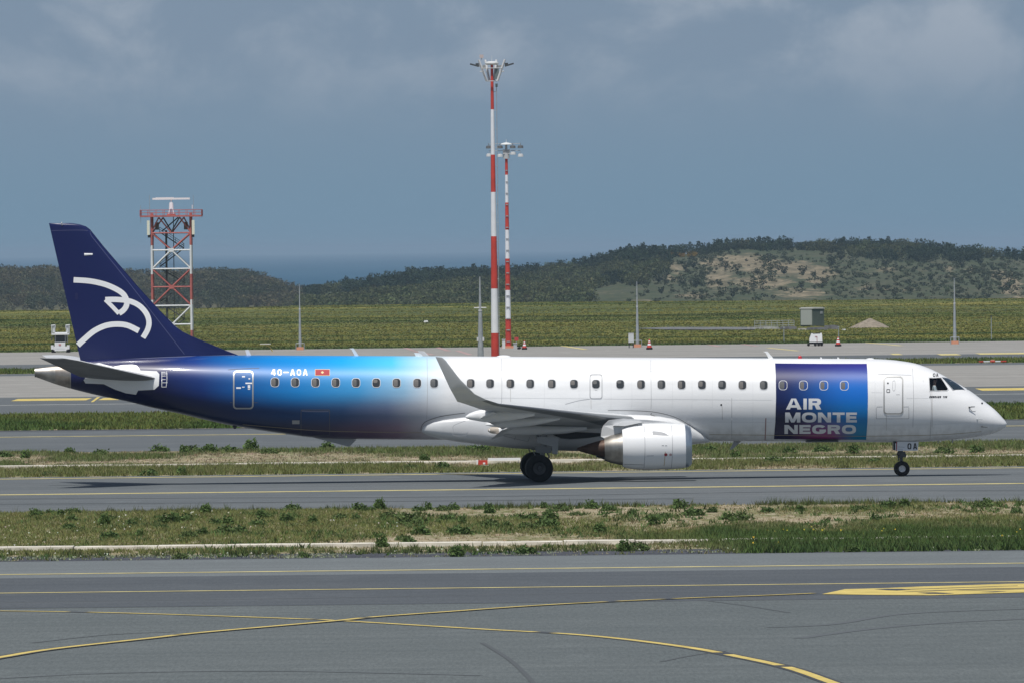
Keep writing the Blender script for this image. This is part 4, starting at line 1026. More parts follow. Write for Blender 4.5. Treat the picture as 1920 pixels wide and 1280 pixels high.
# airline panel
def panel_mat():
    m = bpy.data.materials.new('airline_panel'); m.use_nodes = True; t = m.node_tree; b = t.nodes['Principled BSDF']
    tcn = N(t, 'ShaderNodeTexCoord'); s = N(t, 'ShaderNodeSeparateXYZ'); t.links.new(tcn.outputs['Object'], s.inputs[0])
    u = maprange(t, s.outputs['X'], L(1453, 750).x, L(1626, 750).x, 0, 1, False); v = maprange(t, s.outputs['Z'], L(1540, 823).z, L(1540, 681).z, 0, 1, False)
    def lin(*c): return tuple(((q / 255 + .055) / 1.055) ** 2.4 for q in c)
    top = mixc(t, u, lin(24, 27, 94), lin(46, 42, 132))
    mid = mixc(t, maprange(t, u, 0.0, 0.85), lin(9, 24, 78), lin(0, 102, 192))
    low = mixc(t, maprange(t, u, 0.15, 0.85), lin(12, 16, 54), lin(0, 116, 180))
    bot = mixc(t, maprange(t, u, 0.55, 0.9), mixc(t, maprange(t, u, 0.1, 0.5), lin(34, 24, 66), lin(140, 58, 116)), lin(0, 124, 168))
    c = mixc(t, maprange(t, v, 0.05, 0.32), bot, low); c = mixc(t, maprange(t, v, 0.25, 0.6), c, mid); c = mixc(t, maprange(t, v, 0.68, 1.0), c, top)
    t.links.new(c, b.inputs['Base Color']); b.inputs['Roughness'].default_value = 0.38; b.inputs['Specular IOR Level'].default_value = 0.3; b.inputs['Coat Weight'].default_value = 0.4; b.inputs['Coat Roughness'].default_value = .05
    return m
pan = decal('airline_panel', [(1453.2, 680.6), (1540, 681.4), (1625.2, 681.4), (1626.5, 700), (1627.4, 745), (1626.6, 790), (1624, 823.4), (1540, 822.8), (1451, 822), (1453.8, 790), (1455, 745), (1454.6, 705)], panel_mat(), jet, 0.005)
tag(pan, 'blue and violet airline name panel behind the forward door')
text('lettering', 'AIR', (1473.4, 746.2, 1539.8, 766.6), LETTER, pan, 0.009, widths=[1.25, .27, 1.0], gap=3.4, v=7.0, h=4.8)
text('lettering', 'MONTE', (1472.2, 772.2, 1606.6, 790.8), LETTER, pan, 0.009, widths=[1.25, 1.2, 1.08, 1.0, .88], gap=2.8, v=6.6, h=4.6)
text('lettering', 'NEGRO', (1470.8, 795.4, 1605, 812.2), LETTER, pan, 0.009, widths=[1.1, .92, 1.14, 1.04, 1.16], gap=3.0, v=6.6, h=4.4)
text('registration', '4O-AOA', (508, 691.4, 577, 703.4), WHITE, jet, 0.007, widths=[1, .92, 1.05, 1.02, .92, 1.02], gap=3.0, v=2.5, h=2.2)
text('nose_code', 'OA', (1749, 699.2, 1759.6, 705.6), BLK, jet, 0.006, gap=1.0, v=1.3, h=1.2)
text('type_lettering', 'EMBRAER', (1742.2, 741.4, 1764, 745.2), BLK, jet, 0.006, gap=.6, v=.95, h=.9, slant=.25)
text('type_lettering', '195', (1767, 741.4, 1775.4, 745.2), BLK, jet, 0.006, gap=.7, v=.95, h=.9, slant=.25)
flag = decal('flag', [(590.6, 691.6), (618.6, 691.6), (618.6, 703.6), (590.6, 703.6)], mat('flag_gold', (.62, .42, .12), .4), jet, 0.006)
decal('field', [(591.4, 692.4), (617.8, 692.4), (617.8, 702.8), (591.4, 702.8)], mat('flag_red', (.40, .008, .020), .6), flag, 0.008)
em = [(604.5, 702), (602.6, 699.6), (600.2, 699), (600.6, 696.4), (602.6, 694.4), (603, 696), (604.5, 693.4), (606, 696), (606.4, 694.4), (608.4, 696.4), (608.8, 699), (606.4, 699.6)]
em = [(604.5 + (a - 604.5) * .62, 697.7 + (c - 697.7) * .62) for a, c in em]
decal('eagle_emblem', em, mat('flag_gold', (.62, .42, .12), .4), flag, 0.010)

# passenger windows
WINX = [515.5, 553.5, 591.5, 629.5, 667.5, 705.5, 743.5, 782.3, 814, 882.6, 919, 957, 994.2, 1034.6, 1076.2, 1117.4, 1162.9, 1202, 1240.2, 1278, 1316.2, 1354, 1392, 1432, 1468.2, 1506.4, 1544.6, 1583]
SHADE2 = mat('window_shade_grey', (.085, .088, .09), .35)
def winy(x): return 716.0 + (x - 515.5) * 0.0059
def window(x):
    y = winy(x)
    pane = decal('window', rrect(x - 7.1, y - 8.0, x + 7.1, y + 8.0, 5.2), GLASSD, jet, 0.004)
    blue = x < 720 or x > 1455
    ringdecal('frame', rrect(x - 8.0, y - 8.9, x + 8.0, y + 8.9, 5.9), rrect(x - 7.1, y - 8.0, x + 7.1, y + 8.0, 5.2), LETTER if blue else LGREY, pane, 0.010)
    sgn = 1 if x < 815 else -1
    rr = random.Random(int(x)); bx, by = x + rr.uniform(.8, 2.8), y + (rr.uniform(-2, 4) if rr.random() < .25 else 6.6)
    decal('blind', rrect(x - 6.0, y - 6.6, bx, by, 2.6), [SHADE, SHADE2, SHADE][int(x) % 3], pane, 0.006)
for x in WINX: window(x)

# doors and hatches
def door(name, x0, y0, x1, y1, r, wd, m, label, hood=True):
    d = ringdecal(name, rrect(x0, y0, x1, y1, r), rrect(x0 + wd, y0 + wd, x1 - wd, y1 - wd, r - wd * .6), m, jet, 0.012)
    tag(d, label); return d
dA = door('door', 437, 694.6, 475.4, 766, 6.5, 2.6, mat('door_trim', (.40, .40, .39), .35, metal=.4), 'rear cabin door outlined in grey on blue paint')
for q in ((453.8, 704, 459.4, 706.6), (466, 708, 469, 710.4), (460.2, 716.4, 472.6, 719), (443, 725, 451.6, 728), (453.8, 724, 458.6, 725.6), (464.6, 721, 469.2, 727), (464.8, 728, 469, 729.6)):
    decal('placard', [(q[0], q[1]), (q[2], q[1]), (q[2], q[3]), (q[0], q[3])], WHITE, dA, 0.006)
lines('hinge_line', [[(428, 692.5), (455, 690.6), (486, 689.6)], [(431, 753.8), (436, 753.8)], [(476, 754), (483, 754)]], 0.9, SEALD, dA)
dF = door('door', 1656.4, 704.4, 1693.6, 775.8, 6.5, 2.3, mat('door_trim', (.40, .40, .39), .35, metal=.4), 'forward cabin door outlined in grey on white paint')
ringdecal('door_window', rrect(1662, 728.6, 1668.8, 735.4, 1.6), rrect(1663.2, 729.8, 1667.6, 734.2, 1.0), SEALD, dF, 0.007)
decal('door_handle', rrect(1663.2, 716, 1666.4, 719.2, 1.5), BLK, dF, 0.008)
lines('door_marks', [[(1674, 714), (1678, 714), (1678, 730), (1674, 730), (1674, 714)], [(1680, 739), (1687, 739)]], 0.7, SEAL, dF)
lines('door_seam', [[(1646, 700.4), (1680, 701.6), (1709, 702.4)], [(1643.5, 762), (1655, 761.8)], [(1694, 762), (1704, 761.6)], [(1643, 763.5), (1643, 784)], [(1643, 784), (1704, 784)], [(1704, 784), (1704, 763.5)]], 0.8, SEAL, dF)
dE = door('exit_hatch', 1105.6, 701, 1129.4, 747, 4.5, 1.3, SEAL, 'overwing exit hatch outlined on white paint')
lines('hatch_mark', [[(1115, 731), (1120, 731)]], 0.8, SEAL, dE)
dC = ringdecal('cargo_door', rrect(564, 767, 618.6, 816, 2.5), rrect(565, 768, 617.6, 815, 2.0), SEALD, jet, 0.004)
lines('hinge_bar', [[(566, 769.4), (592, 770.2), (616, 770)]], 2.2, mat('hinge_blue', (.10, .12, .20), .4), dC, 0.012)
decal('vent_plate', [(547.8, 787), (561.6, 787), (561.6, 794), (547.8, 794)], mat('vent_grey', (.36, .36, .36), .5), dC, 0.005)
# skin seams
lines('skin_seam', [[(800.6, 668), (801.5, 720), (800.6, 770), (799.5, 785)], [(940, 669), (941, 720), (940.4, 764)], [(1220, 670.5), (1221, 745), (1220.5, 766)], [(1372, 745), (1372, 822)], [(1711, 690), (1713, 745), (1711.6, 800)], [(1743.6, 733), (1746.4, 760), (1745, 800), (1743.6, 822)]], 0.7, SEAL, jet)
FAINT = mat('faint_seam', (.64, .65, .66), .5)
lines('lap_seam', [[(830, 692), (1100, 694.4), (1450, 697.6)], [(900, 745), (1104, 746.4)], [(1132, 747), (1300, 748), (1448, 749)], [(1335, 790), (1448, 791)], [(1634, 735), (1654, 735.2)], [(1700, 746), (1741, 745.6)], [(1632, 796), (1745, 795), (1830, 790)]], .55, FAINT, jet, .003)
lines('frame_seam', [[(x_, 672), (x_ + .8, 745), (x_, 764)] for x_ in (860, 1020, 1085, 1145, 1184, 1260, 1297, 1335)] + [[(x_, 676), (x_ + .8, 745), (x_, 822)] for x_ in (1411, 1640)], .5, FAINT, jet, .003)
lines('drain_streak', [[(1747, 733), (1748.4, 770), (1747.6, 800)], [(1108, 748), (1108.4, 766)], [(957, 727), (957.4, 752)], [(1354, 760), (1354.6, 786)], [(1662, 777), (1662, 806)]], .9, mat('streak_grey', (.50, .49, .47), .5), jet, .0028)
lines('keel_stripe', [[(455, 795), (520, 800.5), (600, 806.5), (700, 809), (790, 810)], [(1330, 813.5), (1460, 815), (1620, 816.6), (1760, 814), (1840, 808)]], 0.8, mat('keel_line', (.36, .30, .20), .5), jet)
lines('refuel_mark', [[(1436, 783), (1434.6, 824)]], 2.0, mat('faded_red_mark', (.34, .20, .20), .5), jet)
lines('wing_root_line', [[(1060, 757), (1084, 750.6), (1106, 747.4)]], 0.9, SEAL, jet)
# nose sensors
for i, (px, py) in enumerate(((1817, 762), (1832, 784.6), (1841, 798.4))):
    bb = MB(); q = S(px, py, 0.0); bb.bar(q + Vector((0, .04, 0)), q + Vector((0.0, -.10, -.01)), .028, .02, 8); bb.bar(q + Vector((-.02, -.10, -.01)), q + Vector((.22, -.11, .0 - .02 * i)), .022, .010, 8)
    bb.build('pitot_probe', [STEELD, STEEL, STEELD][i], jet, True)
decal('sensor', rrect(1839.6, 753.6, 1843, 757, 1.5), BLK, jet, 0.005)
decal('sensor', rrect(1350.6, 756.4, 1354, 760, 1.6), BLK, jet, 0.005)
lines('probe_bracket', [[(1818, 762.5), (1822, 769.5), (1829, 770.2)], [(1820, 761.2), (1828, 761.4)]], 1.3, MGREY, jet, 0.006)
# static ladder marks ahead of the stabiliser
lines('trim_scale', [[(303.4, 696), (303.4, 725)], [(312.4, 695.6), (313, 710), (311.4, 725.6)]] + [[(303.4, y), (314 if k in (1, 4) else 310.5, y)] for k, y in enumerate((697, 700, 704, 710.6, 716.6, 724.6))], 1.0, WHITE, jet, 0.005)

# cockpit: side window with frame, windscreen, dark interior, pilot
GL = bpy.data.materials.new('cockpit_glass'); GL.use_nodes = True; t = GL.node_tree; t.nodes.clear()
o_ = N(t, 'ShaderNodeOutputMaterial'); tr = N(t, 'ShaderNodeBsdfTransparent'); tr.inputs[0].default_value = (.72, .78, .80, 1)
gl = N(t, 'ShaderNodeBsdfGlossy'); gl.inputs['Roughness'].default_value = .03; fr = N(t, 'ShaderNodeFresnel'); fr.inputs[0].default_value = 1.5
mx = N(t, 'ShaderNodeMixShader'); t.links.new(fr.outputs[0], mx.inputs[0]); t.links.new(tr.outputs[0], mx.inputs[1]); t.links.new(gl.outputs[0], mx.inputs[2]); t.links.new(mx.outputs[0], o_.inputs[0])
cw = decal('cockpit_window', CWIN, GL, jet, -0.012, stepx=8)
def grow(poly, d):
    cx = sum(p[0] for p in poly) / len(poly); cy = sum(p[1] for p in poly) / len(poly)
    return [(x + d * (1 if x > cx else -1), y + d * (1 if y > cy else -1)) for x, y in poly]
ringdecal('frame', grow(CWIN, 1.3), CWIN, LGREY, cw, 0.012)
WS = [(1766.6, 707.2), (1777.4, 708.8), (1790, 716.2), (1801, 723.2), (1808.5, 729.6), (1787.4, 730.0)]
wsd = decal('windscreen', WS, mat('windscreen_glass', (.022, .034, .042), .06, coat=.8), jet, 0.006, stepx=5, stepy=3)
ringdecal('frame', grow(WS, 1.2), WS, mat('windscreen_frame', (.34, .35, .37), .4), wsd, 0.010)
bb = MB()
for (a, c_) in (((1797, 718.3), (1806, 726.5)), ((1806, 726.5), (1815, 732.6))):
    p, q = S(a[0], a[1], .03), S(c_[0], c_[1], .03); p.y *= .55; q.y *= .55
    p.z = float(fT(p.x)) - .06 ; q.z = float(fT(q.x)) - .03
    bb.bar(p, q, .022, .02, 6)
bb.build('wiper', BLK, jet)
ci = L(1752, 722); b = MB()
x0, x1 = L(1728, 720).x, L(1774, 720).x; zf, zc2 = L(1752, 745).z, L(1752, 707).z
b.add([(x0, .5, zf), (x1, .5, zf), (x1, .5, zc2 - .12), (x0, .5, zc2), (x0, -1.12, zf), (x0, -1.12, zc2 - .1), (x1 - .5, -1.0, zf), (x0, -.8, zc2)], [(0, 1, 2, 3), (0, 3, 7, 5, 4)])
b.add([(x0, -1.12, zf), (x1 - .3, -.9, zf), (x1 - .3, .5, zf), (x0, .5, zf)], [(0, 1, 2, 3)])
b.build('cockpit_lining', mat('cockpit_interior', (.030, .036, .042), .7), jet)
bb = MB(); sx = L(1747, 733)
bb.box((sx.x - .16, -.55, sx.z + .10), (.12, .46, .9)); bb.box((sx.x + .1, -.55, sx.z - .38), (.5, .46, .12))
bb.build('pilot_seat', mat('seat_grey', (.09, .09, .10), .8), jet)
# person in the right-hand seat: upper body, white shirt, hand raised near the face
def person():
    pr = thing('person', 'pilot in a white shirt sitting behind the side cockpit window', 'person', ROOT + fwd * (sx.x + .05) + lft * (-.60) + Vector((0, 0, sx.z - .30)), YAW)
    me = bpy.data.meshes.new('person_body')
    V = [(0, 0, 0), (0, 0, .28), (0, 0, .48), (.01, 0, .57), (.03, 0, .70), (.03, 0, .80), (0, -.20, .47), (.06, -.25, .24), (.24, -.18, .30), (.32, -.14, .34), (0, .20, .47), (.08, .25, .22), (.30, .15, .22), (.38, .12, .24), (.30, -.09, 0.0), (.30, .09, 0.0)]
    E = [(0, 1), (1, 2), (2, 3), (3, 4), (4, 5), (2, 6), (6, 7), (7, 8), (8, 9), (2, 10), (10, 11), (11, 12), (12, 13), (0, 14), (0, 15)]
    rad = [.16, .15, .13, .055, .095, .075, .07, .05, .038, .035, .07, .05, .038, .035, .085, .085]
    me.from_pydata(V, E, []); o = link('body', me, pr)
    md = o.modifiers.new('skin', 'SKIN'); o.modifiers.new('sub', 'SUBSURF').levels = 1
    o.modifiers['sub'].render_levels = 2
    for i, r in enumerate(rad): me.skin_vertices[0].data[i].radius = (r, r * (1.25 if i < 3 else 1))
    me.skin_vertices[0].data[0].use_root = True
    m = bpy.data.materials.new('shirt_and_skin'); m.use_nodes = True; t = m.node_tree; bs = t.nodes['Principled BSDF']
    tcn = N(t, 'ShaderNodeTexCoord'); s = N(t, 'ShaderNodeSeparateXYZ'); t.links.new(tcn.outputs['Object'], s.inputs[0])
    f1 = maprange(t, s.outputs['Z'], .535, .55); f2 = maprange(t, s.outputs['X'], .18, .20)
    mxm = N(t, 'ShaderNodeMath', operation='MAXIMUM'); t.links.new(f1, mxm.inputs[0]); t.links.new(f2, mxm.inputs[1])
    t.links.new(mixc(t, mxm.outputs[0], (.72, .74, .76), (.50, .30, .22)), bs.inputs['Base Color']); bs.inputs['Roughness'].default_value = .7
    me.materials.append(m)
    bm = bmesh.new(); bmesh.ops.create_uvsphere(bm, u_segments=16, v_segments=10, radius=.105)
    bmesh.ops.delete(bm, geom=[v for v in bm.verts if v.co.z < -.02 and v.co.x > -.02 or v.co.z < -.07], context='VERTS')
    hm = bpy.data.meshes.new('hair'); bm.to_mesh(hm); bm.free(); hm.materials.append(mat('dark_hair', (.02, .016, .013), .7))
    ho = link('hair', hm, pr); ho.location = (.015, 0, .77)
    f = MB(); f.bar((.122, 0, .745), (.146, 0, .728), .016, .012, 6); f.build('nose', mat('skin', (.50, .30, .22), .6), pr)
person()

# roof aerials and beacon
def blade(name, pts, thick, m, y=0.0):
    P = [L(px, py, y) for px, py in pts]; bb = MB(); bb.prism([p + Vector((0, -thick / 2, 0)) for p in P], (0, thick, 0)); return bb.build(name, m, jet)
blade('aerial', [(463, 667), (471.5, 667), (466, 655), (459.6, 655.4)], .05, WHITE)
blade('aerial', [(666, 668), (673.4, 668), (663, 652.4), (655, 652.6), (659, 655)], .04, WHITE)
blade('aerial', [(780, 668.5), (794, 668.5), (790, 663.6), (785, 661.4), (776.4, 660.8)], .05, WHITE)
blade('aerial', [(1442, 673), (1451.6, 673), (1439, 658.4), (1431, 658.6), (1435.4, 661)], .04, WHITE)
blade('aerial', [(1538, 673), (1542, 673), (1540.4, 669.4), (1538, 669)], .04, WHITE)
blade('aerial', [(1570, 673.4), (1574.6, 673.4), (1572.6, 669.6), (1570, 669)], .04, WHITE)
for (a, c, h_) in ((930, 958, 2.6), (1623, 1640, 2.0)):
    bb = MB(); q0, q1 = L(a, 670), L(c, 670); zt = float(fT((q0.x + q1.x) / 2))
    bb.loft([[(q0.x + (q1.x - q0.x) * (0.5 - .5 * math.cos(math.pi * k / 8)), .16 * math.sin(math.pi * k / 8) * math.cos(a2), zt - .02 + (h_ / 47) * 1.4 * math.sin(math.pi * k / 8) * abs(math.sin(a2))) for a2 in np.linspace(0, math.pi, 9)] for k in range(9)], False, False)
    bb.build('aerial_fairing', WHITE, jet, True)
bb = MB(); q = L(1500, 672); zt = float(fT(q.x)); bb.lathe([(-.03, .085), (.03, .085), (.09, .065), (.12, .02)], (q.x, 0, zt), (0, 0, 1), 14); bb.build('beacon', mat('beacon_red', (.42, .012, .02), .2, coat=.5), jet, True)
# keel fin and belly aerials
blade('keel_fin', [(575, 816), (600, 822.5), (652, 836), (655.6, 836), (668, 823.2), (640, 820)], .25, mat('keel_grey', (.30, .31, .32), .4))
blade('belly_aerial', [(1368, 842), (1374, 841), (1390, 826), (1376, 826)], .05, mat('keel_grey', (.30, .31, .32), .4))
for px in (1758, 1785): blade('drain_mast', [(px, 829.5), (px + 1.8, 829.5), (px + 2.4, 821), (px - .6, 821)], .05, MGREY)
blade('drain_mast', [(224, 749), (227, 749), (229, 743), (226, 743)], .05, WHITE)
blade('tail_skid', [(438, 803), (442, 803), (446, 797), (436, 797)], .12, DGREY)
bb = MB(); p, q = L(1510, 827), L(1570, 827.6); bb.box(((p.x + q.x) / 2, -.35, p.z + .01), (q.x - p.x, .7, .06)); bb.build('belly_hatch', DGREY, jet)

# --- fin
def naca(c, tau): return 5 * tau * (0.2969 * math.sqrt(c) - 0.126 * c - 0.3516 * c * c + 0.2843 * c ** 3 - 0.1036 * c ** 4)
CH = [0.5 * (1 - math.cos(math.pi * k / 18)) for k in range(19)]
FIN = [(418.8, 132), (419.6, 141), (421.5, 151), (425, 161.5), (431, 169.5), (440, 176.5), (462, 194.0), (500, 226.6), (540, 261.0), (582, 299.6), (600, 317), (612, 329), (622, 342.5), (630, 359), (638, 378), (648, 403), (656, 422), (665, 446), (672, 452), (685, 452)]
def fin_te(py): return 92 + (py - 420) * 0.2305
def fin_main(py): return min(interp([(p[0], p[1]) for p in FIN], py), 172 + (py - 434) * 0.866)
def fin_half(px, py):
    le, te, mn = interp([(p[0], p[1]) for p in FIN], py), fin_te(py), fin_main(py)
    if px > mn - 4:
        return max(0.02, .05 * (le - px) / max(le - mn, 1.0))+0.0 if le - mn > 3 else 0.02 * max(0.05, (le - px) / 6)
    c = (mn - px) / (mn - te); return naca(min(max(c, 0), 1), 0.10 * 0.9) * (mn - te) / 47.2 + .012
b = MB(); rings = []
for py, le in FIN:
    te = fin_te(py); r = []; n_ = 26
    xsn = [te + (le - te) * (0.5 - .5 * math.cos(math.pi * k / n_)) for k in range(n_ + 1)]
    hv = [fin_half(x, py) * (1.0 if py > 421 else .45 if py > 419 else .04) for x in xsn]; hv[0] = .012; hv[-1] = .004
    up = [L(x, py) + Vector((0, -h_, 0)) for x, h_ in zip(xsn, hv)]; dn = [L(x, py) + Vector((0, h_, 0)) for x, h_ in zip(xsn, hv)]
    rings.append(up + dn[::-1])
b.loft(rings, True, True)
fin = b.build('tail_fin', NAVY, jet, 60); tag(fin, 'navy tail fin with a white line bird emblem')
def SF(px, py, off=0.004): return L(px, py, -(fin_half(px, py) + off))
zz = lambda p: [(40 + x / 3.368, 400 + y / 3.368) for x, y in p]
emb = wrap(flat_bm(stroke(zz([(330, 421), (430, 428), (520, 447), (590, 475), (640, 507), (663, 545), (664, 582), (645, 612), (617, 632)]), 10.2)), SF, .006, 'bird_emblem', WHITE, fin, smooth=False)
for w_, pts, of in ((7.8, [(530, 546), (600, 545), (680, 554), (745, 584), (790, 634), (806, 686), (797, 735), (768, 786)], .0075), (7.6, [(530, 546), (575, 590), (616, 634)], .009), (10.4, [(357, 832), (400, 792), (460, 743), (530, 710), (600, 700), (670, 708), (742, 742)], .006)):
    wrap(flat_bm(stroke(zz(pts), w_ * 1.28 if w_ < 8 and of < .008 else w_)), SF, of, 'emblem_stroke', WHITE, emb, smooth=False)
lines('leading_edge_seam', [zz([(190, 110), (420, 110), (447, 150), (600, 340), (700, 465), (850, 658), (1030, 888)])], .8, mat('fin_seam', (.10, .11, .22), .4), fin, .004, SF)
lines('fin_root_line', [[(153, 677.6), (250, 672), (345, 668), (440, 665.4)]], 0.8, mat('fin_seam2', (.28, .30, .42), .4), fin, .03, SF)
bb = MB()
for q in ((158, 477.4, 173.6, 477),): 
    p0, p1 = SF(q[0], q[1], .02), SF(q[2], q[3], .02); bb.bar(p0 + Vector((0, .05, 0)), p1 + Vector((0, .05, 0)), .06, .05, 8)
bb.build('fin_light', WHITE, fin, True)
bb = MB(); p = SF(116.5, 422, .01); bb.bar(p, p + Vector((-.02, -.06, .1)), .03, .02, 6); bb.build('tail_light', WHITE, fin)
decal('rivet_plate', rrect(141, 549, 146, 562, 2), mat('fin_plate', (.012, .014, .075), .35), fin, .005, SF)

# --- stabiliser plates and tailplanes
decal('stabiliser_plate', zz([(450, 948), (495, 943), (505, 960), (580, 968), (640, 955), (700, 952), (730, 958), (752, 990), (855, 994), (872, 1012), (868, 1085), (840, 1110), (738, 1115), (724, 1141), (660, 1132), (590, 1108), (520, 1075), (405, 1070), (393, 1050), (410, 1030), (520, 1000), (560, 985)]), WHITE, jet, 0.008)
def foil_ring(le, te, tau, up):
    c = te - le; ln = c.length; upv = Vector(up).normalized()
    A = [le + c * k + upv * (naca(k, tau) * ln) for k in CH]; B_ = [le + c * k - upv * (naca(k, tau) * ln * .8) for k in CH[1:-1]]
    return A + B_[::-1]
def both(name, secs, m, parent_name=None, label=None):
    out = []
    for s in (1, -1):
        b = MB(); rings = []
        for le, te, tau, up in secs:
            f = lambda v: Vector((v[0], v[1] * s, v[2]))
            rings.append(foil_ring(f(le), f(te), tau, f(up)))
        b.loft(rings, True, True); n_ = len(rings[0])
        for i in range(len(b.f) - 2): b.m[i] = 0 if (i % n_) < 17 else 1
        out.append(b.build(name, m, jet, 40))
    return out
rl, rt = L(297, 709.5, -.75), L(150, 706, -.55); tl, tt = L(146, 675.5, -5.9), L(76, 671.6, -5.9)
tl2, tt2 = L(120, 671.0, -6.05), L(74, 670.6, -6.05)
UNDER_SHADE = mat('tailplane_shade_grey', (.20, .205, .21), .7, spec=.1, var=.1, vscale=1.0)  # darker copy of the grey: shading of the underside put into its colour
stabs = both('tailplane', [(rl, rt, .10, (0, 0, 1)), (tl, tt, .09, (0, 0, 1)), (tl2, tt2, .05, (0, 0, 1))], [LGREY, UNDER_SHADE])

# --- wings
LE1 = L(1131.5, 780.3, -4.3); LE2 = L(937, 756.8, -13.0)
k_ = (LE2 - LE1) / (-8.7)                 # per metre of lateral
LE0 = LE1 + k_ * (-1.2 + 4.3) * 1.0
LE0 = LE1 - (LE2 - LE1) * ((4.3 - 1.2) / 8.7); LE0.y = -1.2
TE2 = L(872, 756.4, -13.0); TE1 = L(949, 783, -4.8); LEk = LE1 + (LE2 - LE1) * (0.5 / 8.7)
TE0 = L(926, 797, -1.2)
LEm = LEk + (LE2 - LEk) * .5; TEm = TE1 + (TE2 - TE1) * .5
WSEC = [(LE0, TE0, .125, (0, .08, 1)), (LEk, TE1, .115, (0, .08, 1)), (LEm, TEm, .105, (0, .08, 1)), (LE2, TE2, .095, (0, .1, 1)),
        (L(912, 748.6, -13.55), L(866, 754.6, -13.5), .09, (0, .5, .86)), (L(890, 737.6, -13.9), L(857.5, 752.2, -13.85), .085, (0, .85, .5)),
        (L(863, 710.6, -14.15), L(843.5, 727, -14.1), .08, (0, .96, .25)), (L(836, 675.6, -14.36), L(818.6, 673, -14.36), .08, (0, .97, .2)), (L(829, 669.4, -14.38), L(816.6, 668.4, -14.38), .05, (0, .97, .2))]
wings = []
for s in (1, -1):
    f = lambda v: Vector((v[0], v[1] * s, v[2]))
    b = MB(); b.loft([foil_ring(f(le), f(te), tau, f(up)) for le, te, tau, up in WSEC[:5]], True, True)
    for i in range(len(b.f) - 2): b.m[i] = 1 if (i % 36) >= 31 or (i % 36) < 2 else 0
    wg = b.build('wing', [WINGU, mat('slat_dark', (.20, .215, .225), .5)], jet, 40); wings.append(wg)
    b = MB(); b.loft([foil_ring(f(le), f(te), tau, f(up)) for le, te, tau, up in WSEC[4:]], True, True)
    b.build('winglet', mat('winglet_grey', (.50, .52, .54), .35, coat=.2), wg, 60)
    # slat seam: dark leading edge strip
    b = MB(); A = [le + (te - le) * .035 for le, te, _, _ in WSEC[1:4]]; B_ = [le - Vector((-.03, 0, .0)) for le, te, _, _ in WSEC[1:4]]
    for i in range(2): b.bar(f(WSEC[1 + i][0]) + Vector((-.02, 0, -.01)), f(WSEC[2 + i][0]) + Vector((-.02, 0, -.01)), .045, .035, 8)
    b.build('slat_edge', mat('slat_grey', (.17, .18, .19), .35, metal=.5), wg, True)
    # flaps, slightly lowered
    for (a0, a1, nm) in ((-1.75, -4.55, 'flap'), (-4.95, -9.6, 'flap')):
        rings = []
        for a in (a0, a1):
            if a > -4.8: fr_ = (a + 1.2) / (-4.8 + 1.2); le = LE0.lerp(LEk, fr_); te = TE0.lerp(TE1, fr_)
            else: fr_ = (a + 4.8) / (-13.0 + 4.8); le = LEk.lerp(LE2, fr_); te = TE1.lerp(TE2, fr_)
            c = te - le; h0 = le + c * .80 - Vector((0, 0, .10)); cl_ = c.length * .26; ang = math.radians(22)
            e_ = h0 + Vector((-math.cos(ang) * cl_, 0, -math.sin(ang) * cl_))
            rings.append(foil_ring(f(h0), f(e_), .12, f((-math.sin(ang), 0, math.cos(ang)))))
        b = MB(); b.loft(rings, True, True); b.build(nm, WHITE, wg, 40)
    # flap track fairings
    def canoe(pts, a, wd, m, tipm=None):
        b = MB(); rings = []
        for k, (px, yt, yb_) in enumerate(pts):
            p, q = L(px, yt, a), L(px, yb_, a); cz = (p.z + q.z) / 2; hz = abs(p.z - q.z) / 2; wv = wd * math.sqrt(max(hz, 0.001) / .25) * .9
            rings.append([f((p.x, a + wv * math.cos(t_), cz + hz * math.sin(t_))) for t_ in np.linspace(0, 2 * math.pi, 16, False)])
        b.loft(rings, True, True); return b.build('track_fairing', WHITE, wg, 50)
    canoe([(873, 779, 783), (880, 774, 785.6), (893, 769, 788), (908, 766, 790.4), (930, 765.5, 790.6), (955, 767, 788), (980, 770, 784), (1002, 773, 779)], -8.9, .17, LGREY)
    canoe([(910.5, 793.6, 796), (922, 791, 799), (940, 787, 800.6), (965, 784, 800.6), (1000, 782, 797), (1030, 781, 791), (1050, 782, 786)], -6.4, .18, LGREY)
    canoe([(917, 803, 809), (930, 800, 810.6), (950, 797.6, 812.4), (985, 796, 815), (1020, 797, 815), (1060, 798, 812), (1100, 799, 806)], -3.0, .2, LGREY)
    b = MB(); p = L(935, 805.6, -3.0); b.lathe([(0, .155), (-.28, .13), (-.42, .05)], f((p.x, -3.0, p.z)), (1, 0, 0), 14); b.build('fairing_tip', mat('stained_tip', (.42, .37, .31), .5), wg, True)

